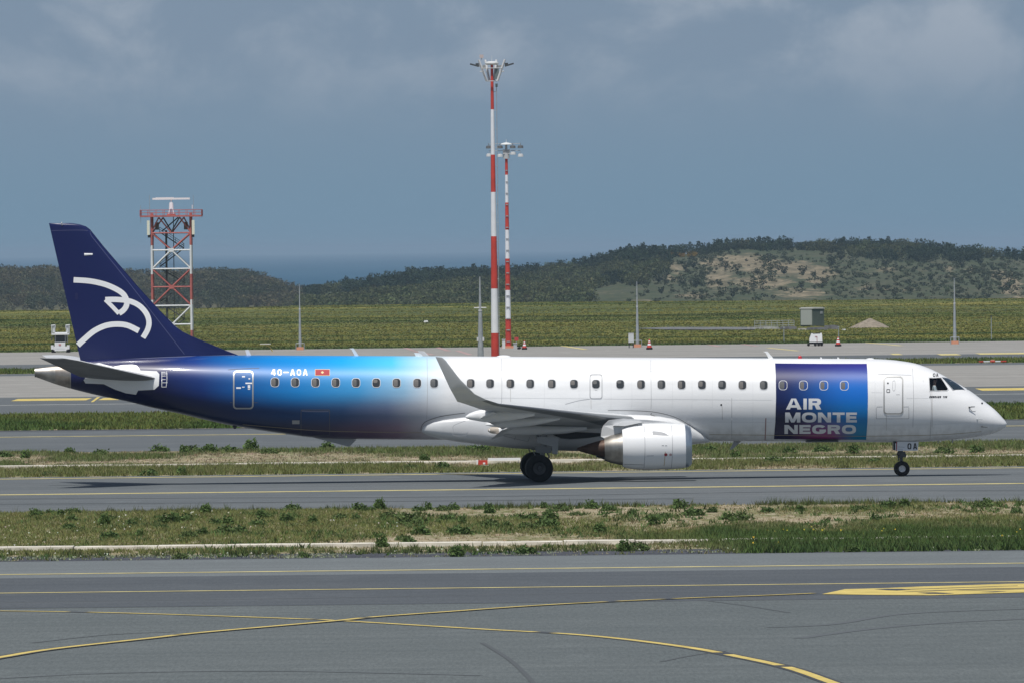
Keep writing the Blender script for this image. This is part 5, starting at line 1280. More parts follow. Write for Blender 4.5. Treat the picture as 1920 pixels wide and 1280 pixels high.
# --- belly fairing
BF = [(788.6, 800, 808, .96), (792, 795, 812, 1.12), (800, 788.5, 815.5, 1.24), (812, 783.5, 819, 1.33), (830, 779, 823, 1.41), (860, 774.5, 828, 1.49), (900, 770.5, 833, 1.56), (960, 768, 839.5, 1.63), (1020, 768, 843, 1.66), (1080, 768, 845, 1.67), (1140, 768.5, 845, 1.67), (1190, 769.0, 843.6, 1.67), (1226, 771.4, 841, 1.66), (1262, 779.6, 837.6, 1.63), (1290, 793.4, 834, 1.50), (1310, 808.6, 831, 1.26), (1324, 820.5, 829, .86), (1330, 825.5, 828, .55)]
b = MB(); rings = []
for px, yt, yb_, w_ in BF:
    p, q = L(px, yt, -1.3), L(px, yb_, -.6); cz = (p.z * .55 + q.z * .45); r = []
    xq = L(px, 800).x
    for a in np.linspace(0, 2 * math.pi, 40, False):
        ca, sa = math.cos(a), math.sin(a); e = 2 / 3.4
        yy_ = w_ * math.copysign(abs(ca) ** e, ca); z_ = cz + (p.z - cz if sa > 0 else cz - q.z) * math.copysign(abs(sa) ** e, sa)
        r.append((xq, yy_, z_))
    rings.append(r)
b.loft(rings, True, True)
bf = b.build('belly_fairing', mat('fairing_white', (.66, .67, .68), .34, coat=.2, var=.05, vscale=.8), jet, 60)

lines('fairing_seam', [[(1140, 768.4), (1190, 768.8), (1226, 771.2), (1262, 779.4), (1290, 793.4), (1310, 808.6), (1324, 820.5)], [(1222, 773.4), (1222, 777), (1250, 783.5)]], 1.0, SEALD, bf, .038)
lines('fairing_seam', [[(789.4, 806), (790.6, 797), (800, 788), (828, 779), (872, 773)]], 1.0, SEALD, bf, .03)
SB = lambda px, py, off=0.0: L(px, py, -1.70 - off)
decal('painted_belly_shade', [(1018, 803.6), (1040, 806.4), (1080, 809), (1128, 811), (1126, 816.6), (1104, 820), (1070, 822.4), (1052, 821), (1034, 813)], BLK, bf, .0, SB)  # black patch paints the shadow between wing and nacelle onto the fairing
lines('access_seam', [[(850, 806), (851, 797), (873, 788)], [(850, 806), (851, 815), (872, 815.6), (878, 808)], [(936, 814), (968, 822), (990, 827)], [(964, 824), (967, 817)], [(990, 827), (993, 818.6)]], .8, SEAL, bf, .0, lambda px, py, off=0.0: L(px, py, -1.70))
# --- engines with pylons
EA = -4.25
def eng(s):
    f = lambda v: Vector((v[0], v[1] * s, v[2]))
    c0 = L(1230, 836.4, EA); ax = Vector((1, 0, .012))
    sc = 1 / (F / (c0.y * 0 + (ROOT.y + EA)))   # metres per pixel at the engine
    X = lambda px: L(px, 836, EA).x - c0.x
    b = MB(); b.lathe([(X(1166.5), 36.2 * sc), (X(1176), 39.4 * sc), (X(1190), 41.8 * sc), (X(1206), 43.0 * sc), (X(1225), 43.3 * sc), (X(1255), 42.9 * sc), (X(1275), 41.8 * sc), (X(1284.4), 40.6 * sc)], f(c0), f(ax), 48, 0, False, False)
    b.lathe([(X(1166.5), 35.4 * sc), (X(1172), 30 * sc), (X(1200), 29 * sc), (X(1240), 29 * sc)], f(c0), f(ax), 48, 1, False, True)
    en = b.build('engine', [WHITE, DGREY], jet, 50)
    tag(en, 'white engine nacelle under the near wing' if s == 1 else 'white engine nacelle under the far wing')
    b = MB(); b.lathe([(X(1284.4), 40.7 * sc), (X(1290), 39.3 * sc), (X(1294), 37.0 * sc), (X(1296), 34.6 * sc), (X(1294.6), 32.2 * sc), (X(1288), 30.6 * sc), (X(1270), 30.0 * sc)], f(c0), f(ax), 48, 0, False, False); b.build('intake_lip', LIP, en, 60)
    b = MB(); b.lathe([(X(1250), 30 * sc), (X(1251), 8 * sc), (X(1262), 3 * sc), (X(1268), .5 * sc)], f(c0), f(ax), 32); b.build('fan', STEELD, en, 40)
    cc_ = L(1150, 840.4, EA)
    Xc = lambda px: L(px, 840, EA).x - cc_.x
    b = MB(); b.lathe([(Xc(1170), 32.0 * sc), (Xc(1160), 30.0 * sc), (Xc(1146), 26.6 * sc), (Xc(1133), 22.0 * sc), (Xc(1134), 20.0 * sc), (Xc(1150), 18 * sc)], f(cc_), f(ax), 40, 0, False, True); b.build('exhaust_nozzle', METAL, en, 50)
    b = MB(); b.lathe([(Xc(1150), 17.5 * sc), (Xc(1132), 16.5 * sc), (Xc(1116), 13.0 * sc), (Xc(1100), 8.5 * sc), (Xc(1082), 2.5 * sc)], f(cc_ + Vector((0, 0, .02))), f(ax), 32); b.build('exhaust_plug', BROWN, en, 50)
    # pylon
    b = MB(); outline = [(1282, 797), (1255, 790.5), (1215, 786), (1170, 784), (1142, 787), (1131, 797), (1126, 808), (1126, 817), (1136, 822), (1170, 812), (1220, 808)]
    P = [L(px, py, EA) for px, py in outline]; n_ = len(P); wdt = [.03, .09, .16, .19, .19, .14, .05, .10, .16, .2, .16]
    b.add([f(p + Vector((0, -w_, 0))) for p, w_ in zip(P, wdt)] + [f(p + Vector((0, w_, 0))) for p, w_ in zip(P, wdt)], [tuple(range(n_)), tuple(range(2 * n_ - 1, n_ - 1, -1))] + [(i, (i + 1) % n_, n_ + (i + 1) % n_, n_ + i) for i in range(n_)])
    b.build('pylon', mat('pylon_white', (.66, .67, .68), .36), en)
    if s == 1:
        def SE(px, py, off=.006):
            q = L(px, py, EA); dz = q.z - (c0.z + .012 * (q.x - c0.x)); ppx = px
            rr = float(np.interp(ppx, [1166, 1176, 1190, 1206, 1225, 1255, 1275, 1285], [36.2, 39.4, 41.8, 43.0, 43.3, 42.9, 41.8, 40.6])) * sc
            h_ = math.sqrt(max(rr * rr - dz * dz, 1e-4)); nn = Vector((0, -h_, dz)).normalized()
            return Vector((q.x, EA - h_, q.z)) + nn * off
        lines('cowl_seam', [[(1206.6, 797), (1207.6, 836), (1206.6, 876)], [(1258, 797), (1259, 836), (1258, 876)], [(1211, 853), (1224, 852.6)], [(1206, 870), (1170, 869)]], .8, SEAL, en, .004, SE)
        lines('warning_line', [[(1245.4, 845), (1244, 872)]], 1.0, mat('warn_yellow', (.45, .33, .16), .5), en, .004, SE)
        decal('warning_disc', rrect(1243.6, 848, 1249.6, 853.4, 2.4), mat('warn_red', (.28, .02, .03), .5), en, .006, SE)
        decal('warning_disc', rrect(1253, 848.4, 1258, 853, 2.2), mat('warn_pale', (.42, .30, .31), .5), en, .006, SE)
        decal('air_scoop', [(1221.6, 808), (1223.6, 807), (1238, 808.4), (1246, 811), (1252.6, 815), (1236, 814.4), (1222, 813.6)], mat('scoop_grey', (.30, .31, .33), .5), en, .006, SE)
        for (x_, y_) in ((1239, 833.6), (1245, 833.8)): decal('stencil', [(x_, y_ - .7), (x_ + 4, y_ - .7), (x_ + 4, y_ + .7), (x_, y_ + .7)], SEAL, en, .005, SE)
        bb = MB(); p = SE(1198, 805, 0); bb.prism([L(1150, 797, EA - .35), L(1166, 790.5, EA - .35), L(1200, 788.6, EA - .35), L(1204, 791, EA - .35), L(1172, 797.6, EA - .35)], (0, .3, 0)); bb.build('pylon_fairing', WHITE, en)
eng(1); eng(-1)

# --- landing gear
def wheel(parent, c, r, wd, hub, axis_sign=-1):
    b = MB(); k = wd / 2
    b.lathe([(-k * .75, hub), (-k * .95, hub * 1.15), (-k, r * .80), (-k * .8, r * .95), (-k * .35, r), (k * .35, r), (k * .8, r * .95), (k, r * .80), (k * .95, hub * 1.15), (k * .75, hub)], c, (0, 1, 0), 36, 0, False, False)
    ty = b.build('tyre', BLACK, parent, 35)
    b = MB(); b.lathe([(-k * .72, hub * 1.02), (-k * .55, hub * .8), (-k * .45, hub * .35), (-k * .75, hub * .28), (-k * .75, 0.01)], c, (0, 1, 0), 24, 0, False, True)
    b.lathe([(k * .72, hub * 1.02), (k * .5, hub * .8), (k * .5, 0.01)], c, (0, 1, 0), 24, 0, False, True)
    b.build('rim', RIMM if r < .45 else RIMD, ty, 40)
RIMM = mat('rim_light', (.50, .51, .52), .4, metal=.3, var=.2, vscale=14); RIMD = mat('rim_dark', (.05, .05, .052), .5)
for s in (1, -1):
    gr = bpy.data.objects.new('main_gear', None); COL.objects.link(gr); gr.parent = jet; gr.empty_display_size = .3
    cx = L(1010.5, 876, -3.0).x; r_ = 0.545; a = -2.97
    for da in (-.43, .43): wheel(gr, Vector((cx, (a + da) * s, r_)), r_, .40, .25)
    b = MB(); b.bar((cx, (a - .43) * s, r_), (cx, (a + .43) * s, r_), .07, .07, 12)
    tp = L(1019, 812, a); b.bar((cx + .02, a * s, r_), (tp.x, a * s, 1.30), .085, .10, 14); b.bar((tp.x - .02, a * s, 1.15), (tp.x + .02, a * s, 1.95), .14, .14, 14)
    b.bar((cx + .1, a * s, r_ + .12), (cx + .42, a * s, 1.0), .03, .03, 8); b.bar((cx + .42, a * s, 1.0), (tp.x + .05, a * s, 1.3), .03, .03, 8)
    b.bar((tp.x, a * s, 1.35), (tp.x - .2, (a + 1.4) * s, 1.8), .06, .06, 10); b.bar((cx - .05, a * s, r_ + .3), (cx - .22, (a + .1) * s, 1.25), .025, .025, 8)
    b.build('strut', mat('gear_grey', (.22, .225, .23), .45, metal=.3), gr, 40)
    b = MB(); yo = a - .30
    b.prism([Vector((p.x, p.y * s, p.z)) for p in (L(1007, 818, yo), L(1047.6, 818.6, yo), L(1045.6, 850.6, yo), L(1035, 850, yo), L(1035.4, 836, yo), L(1007, 829, yo))], (0, .05 * s, 0))
    b.build('gear_door', mat('door_grey', (.36, .37, .38), .4), gr)
    b = MB(); yo = a - .24
    b.prism([Vector((p.x, p.y * s, p.z)) for p in (L(1003, 836, yo), L(1034, 838, yo), L(1034, 848.6, yo), L(1006, 847.6, yo))], (0, .05 * s, 0))
    b.build('gear_door', mat('door_grey2', (.20, .205, .21), .45), gr)
ng = bpy.data.objects.new('nose_gear', None); COL.objects.link(ng); ng.parent = jet; ng.empty_display_size = .3
nc = L(1691.4, 880, -.19); r_ = .305
for da in (-.19, .19): wheel(ng, Vector((nc.x, da, r_)), r_, .20, .135)
b = MB(); b.bar((nc.x, -.19, r_), (nc.x, .19, r_), .05, .05, 12); b.bar((nc.x, 0, r_), (nc.x - .03, 0, .95), .055, .06, 12); b.bar((nc.x - .03, 0, .74), (nc.x - .06, 0, 1.55), .10, .11, 14)
b.box((nc.x + .0, 0, .92), (.30, .26, .12)); b.bar((nc.x + .10, -.12, .84), (nc.x + .10, .12, .84), .09, .09, 12); b.bar((nc.x - .12, 0, .62), (nc.x - .16, 0, .95), .03, .03, 8); b.bar((nc.x - .16, 0, .95), (nc.x - .02, 0, 1.05), .03, .03, 8)
b.bar((nc.x - .38, 0, .84), (nc.x - .05, 0, .86), .02, .02, 8); b.build('strut', mat('gear_dark', (.085, .088, .092), .5, metal=.3), ng, 40)
yd = -.42
P = [L(1682.2, 826.6, yd), L(1722.4, 827.0, yd), L(1721, 843.8, yd), L(1682, 844.4, yd)]
b = MB(); b.prism(P, (0, .03, 0)); nd = b.build('gear_door', mat('gear_door_white', (.64, .66, .69), .4), ng)
SD = lambda px, py, off=.004: L(px, py, yd - off)
text('code', 'OA', (1701.4, 830, 1719.6, 841.4), BLK, nd, .004, SD, gap=3.0, v=2.3, h=2.0)
decal('red_stripe', [(1680.2, 827.6), (1682.0, 827.6), (1681.8, 845.4), (1680.4, 845.2)], mat('stripe_red', (.32, .02, .04), .4), nd, .003, SD)
decal('white_stripe', [(1678.8, 830), (1680.1, 830), (1680.2, 844), (1679, 844)], WHITE, nd, .003, SD)
lines('stencil', [[(1684, 836.8), (1696, 837.4)], [(1684, 841), (1693, 841)]], .9, SEAL, nd, .003, SD)
b = MB(); b.prism([Vector((p.x, .42, p.z)) for p in P], (0, -.03, 0)); b.build('gear_door', mat('gear_door_white', (.64, .66, .69), .4), ng)
b = MB(); b.prism([L(1675.6, 827, -.40), L(1680.2, 827, -.40), L(1680.2, 843.6, -.40), L(1675.8, 843, -.40)], (0, .8, 0)); b.build('rear_door', BLK, ng)

# ================================================================== THINGS ON THE AIRFIELD
def mpp(Y): return Y / F                       # metres per picture pixel at a distance
# --- tall floodlight mast behind the plane
def band_pole(b_name, root, base_px, top_px, bands, r0, r1, Y, mats, y_base):
    """tapered pole cut into painted lengths; bands are rows in the picture"""
    y0, y1 = bands[0], bands[-1]
    for i in range(len(bands) - 1):
        za = at(960, bands[i], Y).z if i else root.location.z; zb = at(960, bands[i + 1], Y).z
        f0 = (za - root.location.z) / (at(960, y1, Y).z - root.location.z); f1 = (zb - root.location.z) / (at(960, y1, Y).z - root.location.z)
        b = MB(); b.bar((0, 0, za - root.location.z), (0, 0, zb - root.location.z), r0 + (r1 - r0) * f0, r0 + (r1 - r0) * f1, 20); b.build(b_name, mats[i % 2], root, 40)
Y1 = (R[690] + R[684]) / 2
q = at(928.6, 690, Y1); s1 = mpp(Y1)
m1 = thing('floodlight_mast', 'tall red and white striped floodlight mast behind the plane', 'light mast', (q.x, Y1, 0.0))
band_pole('pole_section', m1, 0, 0, [690, 624, 541, 443, 360, 290, 205, 118], 7.6 * s1, 2.4 * s1, Y1, [RED, MWHITE], 690)
Z1 = lambda y: at(960, y, Y1).z
b = MB(); b.lathe([(-.12, .2), (-.10, .45), (0, .54), (.08, .52), (.16, .30), (.18, .05)], (0, 0, Z1(119)), (0, 0, 1), 24); b.bar((0, 0, Z1(117)), (0, 0, Z1(104)), .02, .01, 6); b.build('cap', mat('cap_white', (.60, .62, .62), .5), m1, 40)
b = MB(); b.bar((.34, -.02, Z1(158)), (.34, -.02, 0), .028, .028, 6)
zz_ = 1.0
while zz_ < Z1(165): b.bar((.05, -.02, zz_), (.40, -.02, zz_), .022, .022, 5); zz_ += 1.46
b.build('cable_rail', STEEL, m1)
b = MB()
for zr, rr in ((Z1(128), .80), (Z1(152), .42)):
    for k in range(20):
        a0, a1 = 2 * math.pi * k / 20, 2 * math.pi * (k + 1) / 20
        b.bar((rr * math.cos(a0), rr * math.sin(a0), zr), (rr * math.cos(a1), rr * math.sin(a1), zr), .03, .03, 6)
b.build('ring', LGREY, m1)
FLOOD = mat('floodlight_grey', (.30, .31, .31), .5)
for k, (ax_, ay_) in enumerate(((-1, -.25), (1, -.25), (.35, .9), (-.5, .8))):
    b = MB(); b.bar((ax_ * .42, ay_ * .42, Z1(152)), (ax_ * 1.02, ay_ * 1.02, Z1(112)), .10, .09, 8); b.bar((ax_ * .75, ay_ * .75, Z1(134)), (ax_ * .95, ay_ * .95, Z1(134)), .04, .04, 6)
    b.build('arm', LGREY, m1, 40)
    b = MB(); zc_ = Z1(122 if k < 2 else 125)
    b.box((ax_ * 1.36, ay_ * 1.36, zc_), (.72, .46, .12), 0, Matrix.Rotation(-.28 * (1 if ax_ > 0 else -1), 3, 'Y')); b.box((ax_ * 1.14, ay_ * 1.14, zc_ + .03), (.26, .22, .24))
    b.build('floodlight', STEELD if k < 2 else FLOOD, m1)
b = MB(); b.box((-.80, -.2, Z1(105.5)), (.30, .22, .26)); b.bar((-.8, -.2, Z1(112)), (-.8, -.2, Z1(106)), .03, .03, 6); b.build('floodlight', mat('lamp_pink', (.50, .42, .40), .5), m1)
b = MB(); b.box((.38, 0, Z1(138)), (.34, .3, .9)); b.box((.34, 0, Z1(160)), (.2, .2, .26)); b.build('winch_box', mat('winch_green', (.13, .16, .16), .5), m1)

# --- second mast with stacked lamps
q = gp(953.4, 652.4); Y2 = q.y; s2 = mpp(Y2)
m2 = thing('floodlight_mast', 'shorter striped mast with two tiers of lamps at the apron edge', 'light mast', (q.x, Y2, 0.004))
band_pole('pole_section', m2, 0, 0, [652, 598, 544, 485, 431, 380, 328, 292], 5.6 * s2, 2.5 * s2, Y2, [RED, MWHITE], 652)
Z2 = lambda y: at(960, y, Y2).z
b = MB()
for k in range(16):
    zr = .6 + k * (Z2(320) - .6) / 15; rr = (5.6 + (2.5 - 5.6) * zr / Z2(292)) * s2
    b.box((0, -rr - .02, zr), (rr * 1.3, .07, .09))
b.build('climbing_step', mat('step_grey', (.30, .31, .32), .5), m2)
b = MB(); b.lathe([(0, .15), (.03, .62), (.12, .55), (.2, .2), (.24, .03)], (0, 0, Z2(272)), (0, 0, 1), 24); b.bar((0, 0, Z2(268)), (0, 0, Z2(262)), .03, .02, 6); b.build('cap', mat('cap_white', (.60, .62, .62), .5), m2, 40)
b = MB(); b.bar((0, 0, Z2(292)), (0, 0, Z2(270)), .12, .1, 12); b.lathe([(-.25, .18), (-.25, .28), (.35, .28), (.35, .18)], (0, 0, Z2(293)), (0, 0, 1), 16); b.box((0, 0, Z2(285)), (.66, .5, .42)); b.build('head_frame', mat('head_grey', (.45, .46, .47), .5), m2)
b = MB(); b.bar((-1.6, -.3, Z2(270)), (1.3, -.3, Z2(270)), .03, .03, 6); b.bar((-1.6, -.3, Z2(283)), (1.3, -.3, Z2(283)), .03, .03, 6); b.bar((0, -.3, Z2(270)), (0, 0, Z2(276)), .03, .03, 6); b.bar((0, -.3, Z2(283)), (0, 0, Z2(284)), .03, .03, 6); b.build('crossarm', STEEL, m2)
for (dx, yy_, c) in ((-1.62, 276, 0), (-.58, 276, 0), (.60, 276, 0), (1.32, 276, 0), (-.58, 292, 1), (.62, 288, 1), (1.32, 292, 1), (-1.6, 291, 1)):
    b = MB(); w_ = .50; zc_ = Z2(yy_)
    b.lathe([(-.13, .12), (-.12, .27), (.10, .24), (.15, .12)], (dx, -.32, zc_), (0, 0, 1), 14); b.bar((dx, -.32, zc_ + .1), (dx, -.3, zc_ + .36), .025, .025, 6)
    b.build('floodlight', [mat('lamp_dark', (.11, .115, .12), .5), mat('lamp_bright', (.55, .56, .56), .35)][c], m2, 40)
b = MB(); b.box((.02, -.05, .10), (1.3, 1.0, .2)); b.build('plinth', ORANGE, m2)

# --- grey lightning poles with base frames
def grey_pole(px, ytop, ybase, label, rb, cage=True, arm=None):
    q = gp(px, ybase); Y = q.y; s_ = mpp(Y); t_ = thing('lightning_pole', label, 'pole', (q.x, Y, 0.004), 0, 'grey tapered poles along the apron')
    zt = at(960, ytop, Y).z; zt = CAM_H + (EYE - (ytop + .0112 * (px - 960))) * s_
    b = MB(); b.bar((0, 0, 0), (0, 0, zt * .62), rb, rb * .5, 12); b.bar((0, 0, zt * .62), (0, 0, zt), rb * .42, rb * .18, 10); b.build('pole', STEEL, t_, 40)
    b = MB(); b.lathe([(-.05, rb * .6), (.05, rb * .6)], (0, 0, zt * .62), (0, 0, 1), 12); b.build('collar', LGREY, t_)
    if arm:
        za = CAM_H + (EYE - (arm + .0112 * (px - 960))) * s_
        b = MB(); b.box((-.27, 0, za), (.42, .22, .07)); b.box((.27, 0, za), (.42, .22, .07)); b.build('lamp_arm', WHITE, t_)
        b = MB(); b.box((-.22, -.1, zt * .3), (.14, .2, .3)); b.box((.22, -.1, zt * .3), (.14, .2, .3)); b.build('junction_box', LGREY, t_)
    if cage:
        b = MB()
        for sx_ in (-1, 1):
            for sy_ in (-1, 1): b.bar((sx_ * .38, sy_ * .35, .0), (sx_ * .38, sy_ * .35, .62), .03, .03, 6)
            b.bar((sx_ * .38, -.35, .62), (sx_ * .38, .35, .62), .03, .03, 6); b.bar((-.38, sx_ * .35, .62), (.38, sx_ * .35, .62), .03, .03, 6)
        b.build('guard_frame', STEEL, t_)
        b = MB(); b.box((0, 0, .14), (.66, .6, .28)); b.build('base_block', ORANGE, t_)
    return t_
grey_pole(562.8, 533, 656, 'grey tapered pole left of the mast, standing in a guard frame', .15)
grey_pole(901.5, 519, 686, 'grey pole with short lamp arms just left of the tall mast', .27, False, 577)
grey_pole(1195.4, 528, 651, 'grey tapered pole beside the white cabinet at the apron edge', .17)
grey_pole(1790.4, 522, 645, 'grey tapered pole at the far right of the apron', .17)
for (px, yt, yb_, lab) in ((1859, 594, 637, 'short thin post with a small top near the right edge'), (1470, 615, 641, 'thin pale stake in the meadow left of the white trailer'), (1572.6, 614, 640, 'thin stake just behind the cone next to the trailer')):
    q = gp(px, yb_); s_ = mpp(q.y); q.z = float(ground_z(np.array([q.x]), np.array([q.y]))[0]); h_ = (yb_ - yt) * s_
    t_ = thing('marker_post', lab, 'post', q); b = MB(); b.bar((0, 0, -.05), (0, 0, h_), .045, .035, 8); b.build('post', STEEL, t_); b = MB(); b.box((0, 0, h_ + .05), (.14, .14, .12)); b.build('post_cap', STEELD if px > 1800 else STEEL, t_)

# --- radar tower
q = gp(324, 648); YT = q.y; sT_ = mpp(YT); tw = thing('radar_tower', 'red and white lattice tower with a spinning bar antenna on top', 'radar tower', (q.x, YT, 0.004))
tw.location.z = 0.0
ZT = lambda y: CAM_H + (EYE - (y + .0112 * (324 - 960))) * sT_
hw = 36.5 * sT_; tb = [648, 619, 562, 514, 460, 437, 400]; nodes = [648, 608, 573, 538, 504, 469, 437]
legm = {0: TRED, 1: MWHITE}
for sx_ in (-1, 1):
    for sy_ in (-1, 1):
        for i, (a, c) in enumerate(zip(tb[:-1], tb[1:])):
            b = MB(); b.bar((sx_ * hw, sy_ * hw, max(ZT(a), 0)), (sx_ * hw, sy_ * hw, ZT(c)), 2.1 * sT_, 2.1 * sT_, 8); b.build('leg_section', [TRED, MWHITE, TRED, MWHITE, TRED, TRED][i], tw, 40)
def brace(p, q, c, r=1.3, nm='brace'):
    b = MB(); b.bar(p, q, r * sT_, r * sT_, 6); b.build(nm, c, tw)
for face in range(4):
    rot = Matrix.Rotation(face * math.pi / 2, 3, 'Z'); pt = lambda x, y: rot @ Vector((x * hw, -hw, ZT(y)))
    for k, y in enumerate(nodes[1:]):
        brace(pt(-1, y), pt(1, y), [MWHITE, MWHITE, TRED, MWHITE, MWHITE, TRED][k], 1.4, 'girder')
    for k, (yc, c) in enumerate(((608, MWHITE), (538, TRED), (469, MWHITE))):
        up = nodes[nodes.index(yc) + 1]; dn = nodes[nodes.index(yc) - 1]
        for sx_ in (-1, 1):
            brace(pt(0, yc), pt(sx_, up), c if k != 2 else TRED); brace(pt(0, yc), pt(sx_, dn), c)
        b = MB(); b.box((0, 0, 0), (10 * sT_, .04, 7 * sT_)); o = b.build('gusset_plate', MWHITE if k != 1 else TRED, tw); o.location = pt(0, yc) + rot @ Vector((0, -.05, 0)); o.rotation_euler = (0, 0, face * math.pi / 2)
    brace(pt(-.62, 408), pt(0, 436), TRED); brace(pt(.45, 408), pt(0, 436), TRED if face % 2 else STEELD); brace(pt(-.62, 408), pt(-1, 436), TRED); brace(pt(.45, 408), pt(1, 436), TRED)
# ladder shaft and stairs inside
brace((-.28 * hw, .3, 0), (-.28 * hw, .3, ZT(432)), STEELD, 2.0, 'service_shaft'); brace((.1 * hw, .3, 0), (.1 * hw, .3, ZT(405)), STEELD, .8, 'cable_pipe')
for k, (ya, yb_, d) in enumerate(((435, 466, 1), (466, 500, -1), (503, 530, 1), (533, 565, -1), (567, 598, 1), (598, 630, -1))):
    x0, x1 = (-.62 * hw, .62 * hw) if d > 0 else (.62 * hw, -.62 * hw)
    for dy in (0.25, .75): 
        b = MB(); b.bar((x0, dy, ZT(ya)), (x1, dy, ZT(yb_)), 1.0 * sT_, None, 6); b.bar((x0, dy, ZT(ya - 9)), (x1, dy, ZT(yb_ - 9)), .4 * sT_, None, 5); b.bar((x0, dy, ZT(ya - 5)), (x1, dy, ZT(yb_ - 5)), .35 * sT_, None, 5)
        for f_ in (.0, .33, .66, 1.0): xx = x0 + (x1 - x0) * f_; yy_ = ya + (yb_ - ya) * f_; b.bar((xx, dy, ZT(yy_)), (xx, dy, ZT(yy_ - 9)), .35 * sT_, None, 5)
        b.build('stair_flight', STEELD, tw)
brace((-.5 * hw, .2, ZT(434)), (.35 * hw, .2, ZT(408)), STEELD, 1.2, 'brace')
b = MB(); pw = 57.5 * sT_; b.box((0, 0, ZT(405.5)), (2 * pw, 2 * pw * .82, 3.0 * sT_)); pl = b.build('platform', TRED, tw)
for s_ in (-1, 1):
    b = MB()
    for z_ in (ZT(394), ZT(399)): b.bar((-pw, s_ * pw * .82, z_), (pw, s_ * pw * .82, z_), .45 * sT_, None, 5); b.bar((s_ * pw, -pw * .82, z_), (s_ * pw, pw * .82, z_), .45 * sT_, None, 5)
    for k in range(9): x_ = -pw + 2 * pw * k / 8; b.bar((x_, s_ * pw * .82, ZT(405)), (x_, s_ * pw * .82, ZT(394)), .5 * sT_, None, 5)
    for k in range(1, 6): y_ = pw * .82 * (-1 + 2 * k / 6); b.bar((s_ * pw, y_, ZT(405)), (s_ * pw, y_, ZT(394)), .5 * sT_, None, 5)
    b.build('railing', TRED, pl)
b = MB(); b.box((0, 0, ZT(402.5)), (16 * sT_, 16 * sT_, 3 * sT_)); b.build('pedestal_base', TRED, tw)
b = MB()
for s_ in (-1, 1):
    for u_ in (-1, 1): b.bar((s_ * 4.5 * sT_, u_ * 4.5 * sT_, ZT(401)), (s_ * 3 * sT_, u_ * 3 * sT_, ZT(392)), .8 * sT_, None, 6)
b.lathe([(0, 4.4 * sT_), (8 * sT_, 3.9 * sT_), (12 * sT_, 3.2 * sT_)], (0, 0, ZT(392)), (0, 0, 1), 16); b.bar((0, 0, ZT(380)), (0, 0, ZT(374)), 1.2 * sT_, None, 8); b.build('pedestal', MWHITE, tw, 40)
b = MB(); b.box((0, 0, ZT(373)), (70 * sT_, 5 * sT_, 3.4 * sT_)); b.box((-12 * sT_, 0, ZT(372.6)), (34 * sT_, 5.6 * sT_, 4.4 * sT_)); b.build('bar_antenna', mat('antenna_white', (.78, .79, .80), .4), tw)
for s_ in (-1, 1):
    b = MB(); b.box((s_ * 42 * sT_, -hw * 1.25, ZT(427)), (5 * sT_, 3 * sT_, 27 * sT_)); b.build('panel_antenna', mat('panel_cream', (.72, .73, .62), .5), tw)
    b = MB(); b.box((s_ * 41 * sT_, -hw * .8, ZT(442.5)), (5 * sT_, 3 * sT_, 6 * sT_)); b.build('equipment_box', STEELD, tw)
    b = MB(); b.box((s_ * 27 * sT_, 0, ZT(424)), (7 * sT_, 10 * sT_, 14 * sT_)); b.build('equipment_box', mat('box_brown', (.14, .11, .10), .6), tw)
for (dx, y0_, y1_) in ((-57, 385, 418), (-40, 366, 405), (42, 367, 405), (40, 385, 392)):
    b = MB(); b.bar((dx * sT_, -hw * .5, ZT(y1_)), (dx * sT_, -hw * .5, ZT(y0_)), (.35 if dx != 40 else .9) * sT_, None, 6); b.build('whip_aerial', STEEL if dx != 40 else MWHITE, tw)

# --- airport vehicles and bits
def wheel_lathe(root, c, r, w_, nm='wheel'):
    b = MB(); b.lathe([(-w_ / 2, r * .5), (-w_ / 2, r * .9), (-w_ * .3, r), (w_ * .3, r), (w_ / 2, r * .9), (w_ / 2, r * .5)], c, (0, 1, 0) if nm == 'wheel' else (1, 0, 0), 16, 0, True, True); return b.build('wheel', BLACK, root, 40)
q = gp(114, 660.5); s_ = mpp(q.y)
v = thing('service_cart', 'white service vehicle with folded platform and twin rear posts behind the tail', 'service vehicle', (q.x, q.y, 0.004))
U = lambda px: px * s_
for x_ in (-13.5, 14): wheel_lathe(v, Vector((U(x_), -.5, U(4.2))), U(4.2), .35, 'x'); wheel_lathe(v, Vector((U(x_), .9, U(4.2))), U(4.2), .35, 'x')
b = MB(); b.box((0, .25, U(8.2)), (U(27), 1.9, U(6.5))); b.box((0, -.75, U(4.8)), (U(22), .25, U(3.6))); b.build('chassis', mat('cart_white', (.70, .71, .72), .45), v)
b = MB(); b.box((U(-1), -.35, U(13.6)), (U(19.6), .8, U(11))); b.build('front_panel', mat('cart_white', (.70, .71, .72), .45), v)
b = MB(); b.box((U(-1), -.77, U(14.6)), (U(4.4), .03, U(3.0))); b.build('emblem', mat('emblem_pink', (.50, .22, .22), .5), v)
for x_ in (-15.4, 14.5):
    b = MB(); b.box((U(x_), -.2, U(10)), (U(4.6), 1.1, U(7.6))); b.build('mudguard', mat('cart_white', (.70, .71, .72), .45), v)
b = MB(); b.box((U(0), .30, U(25.6)), (U(22.6), 1.0, U(13.2))); b.build('cab_glass', mat('cab_dark', (.035, .04, .045), .25), v)
b = MB()
for x_ in (-9.6, 9.0, 13.2):
    b.bar((U(x_), -.35, U(18)), (U(x_), -.35, U(33)), U(.8), None, 6)
b.build('cab_post', mat('cart_grey', (.34, .35, .36), .5), v)
b = MB(); b.box((0, .1, U(34.0)), (U(33), 1.9, U(2.6))); b.box((U(1), .4, U(36.2)), (U(23), 1.4, U(2.2))); b.build('platform', mat('cart_white', (.70, .71, .72), .45), v)
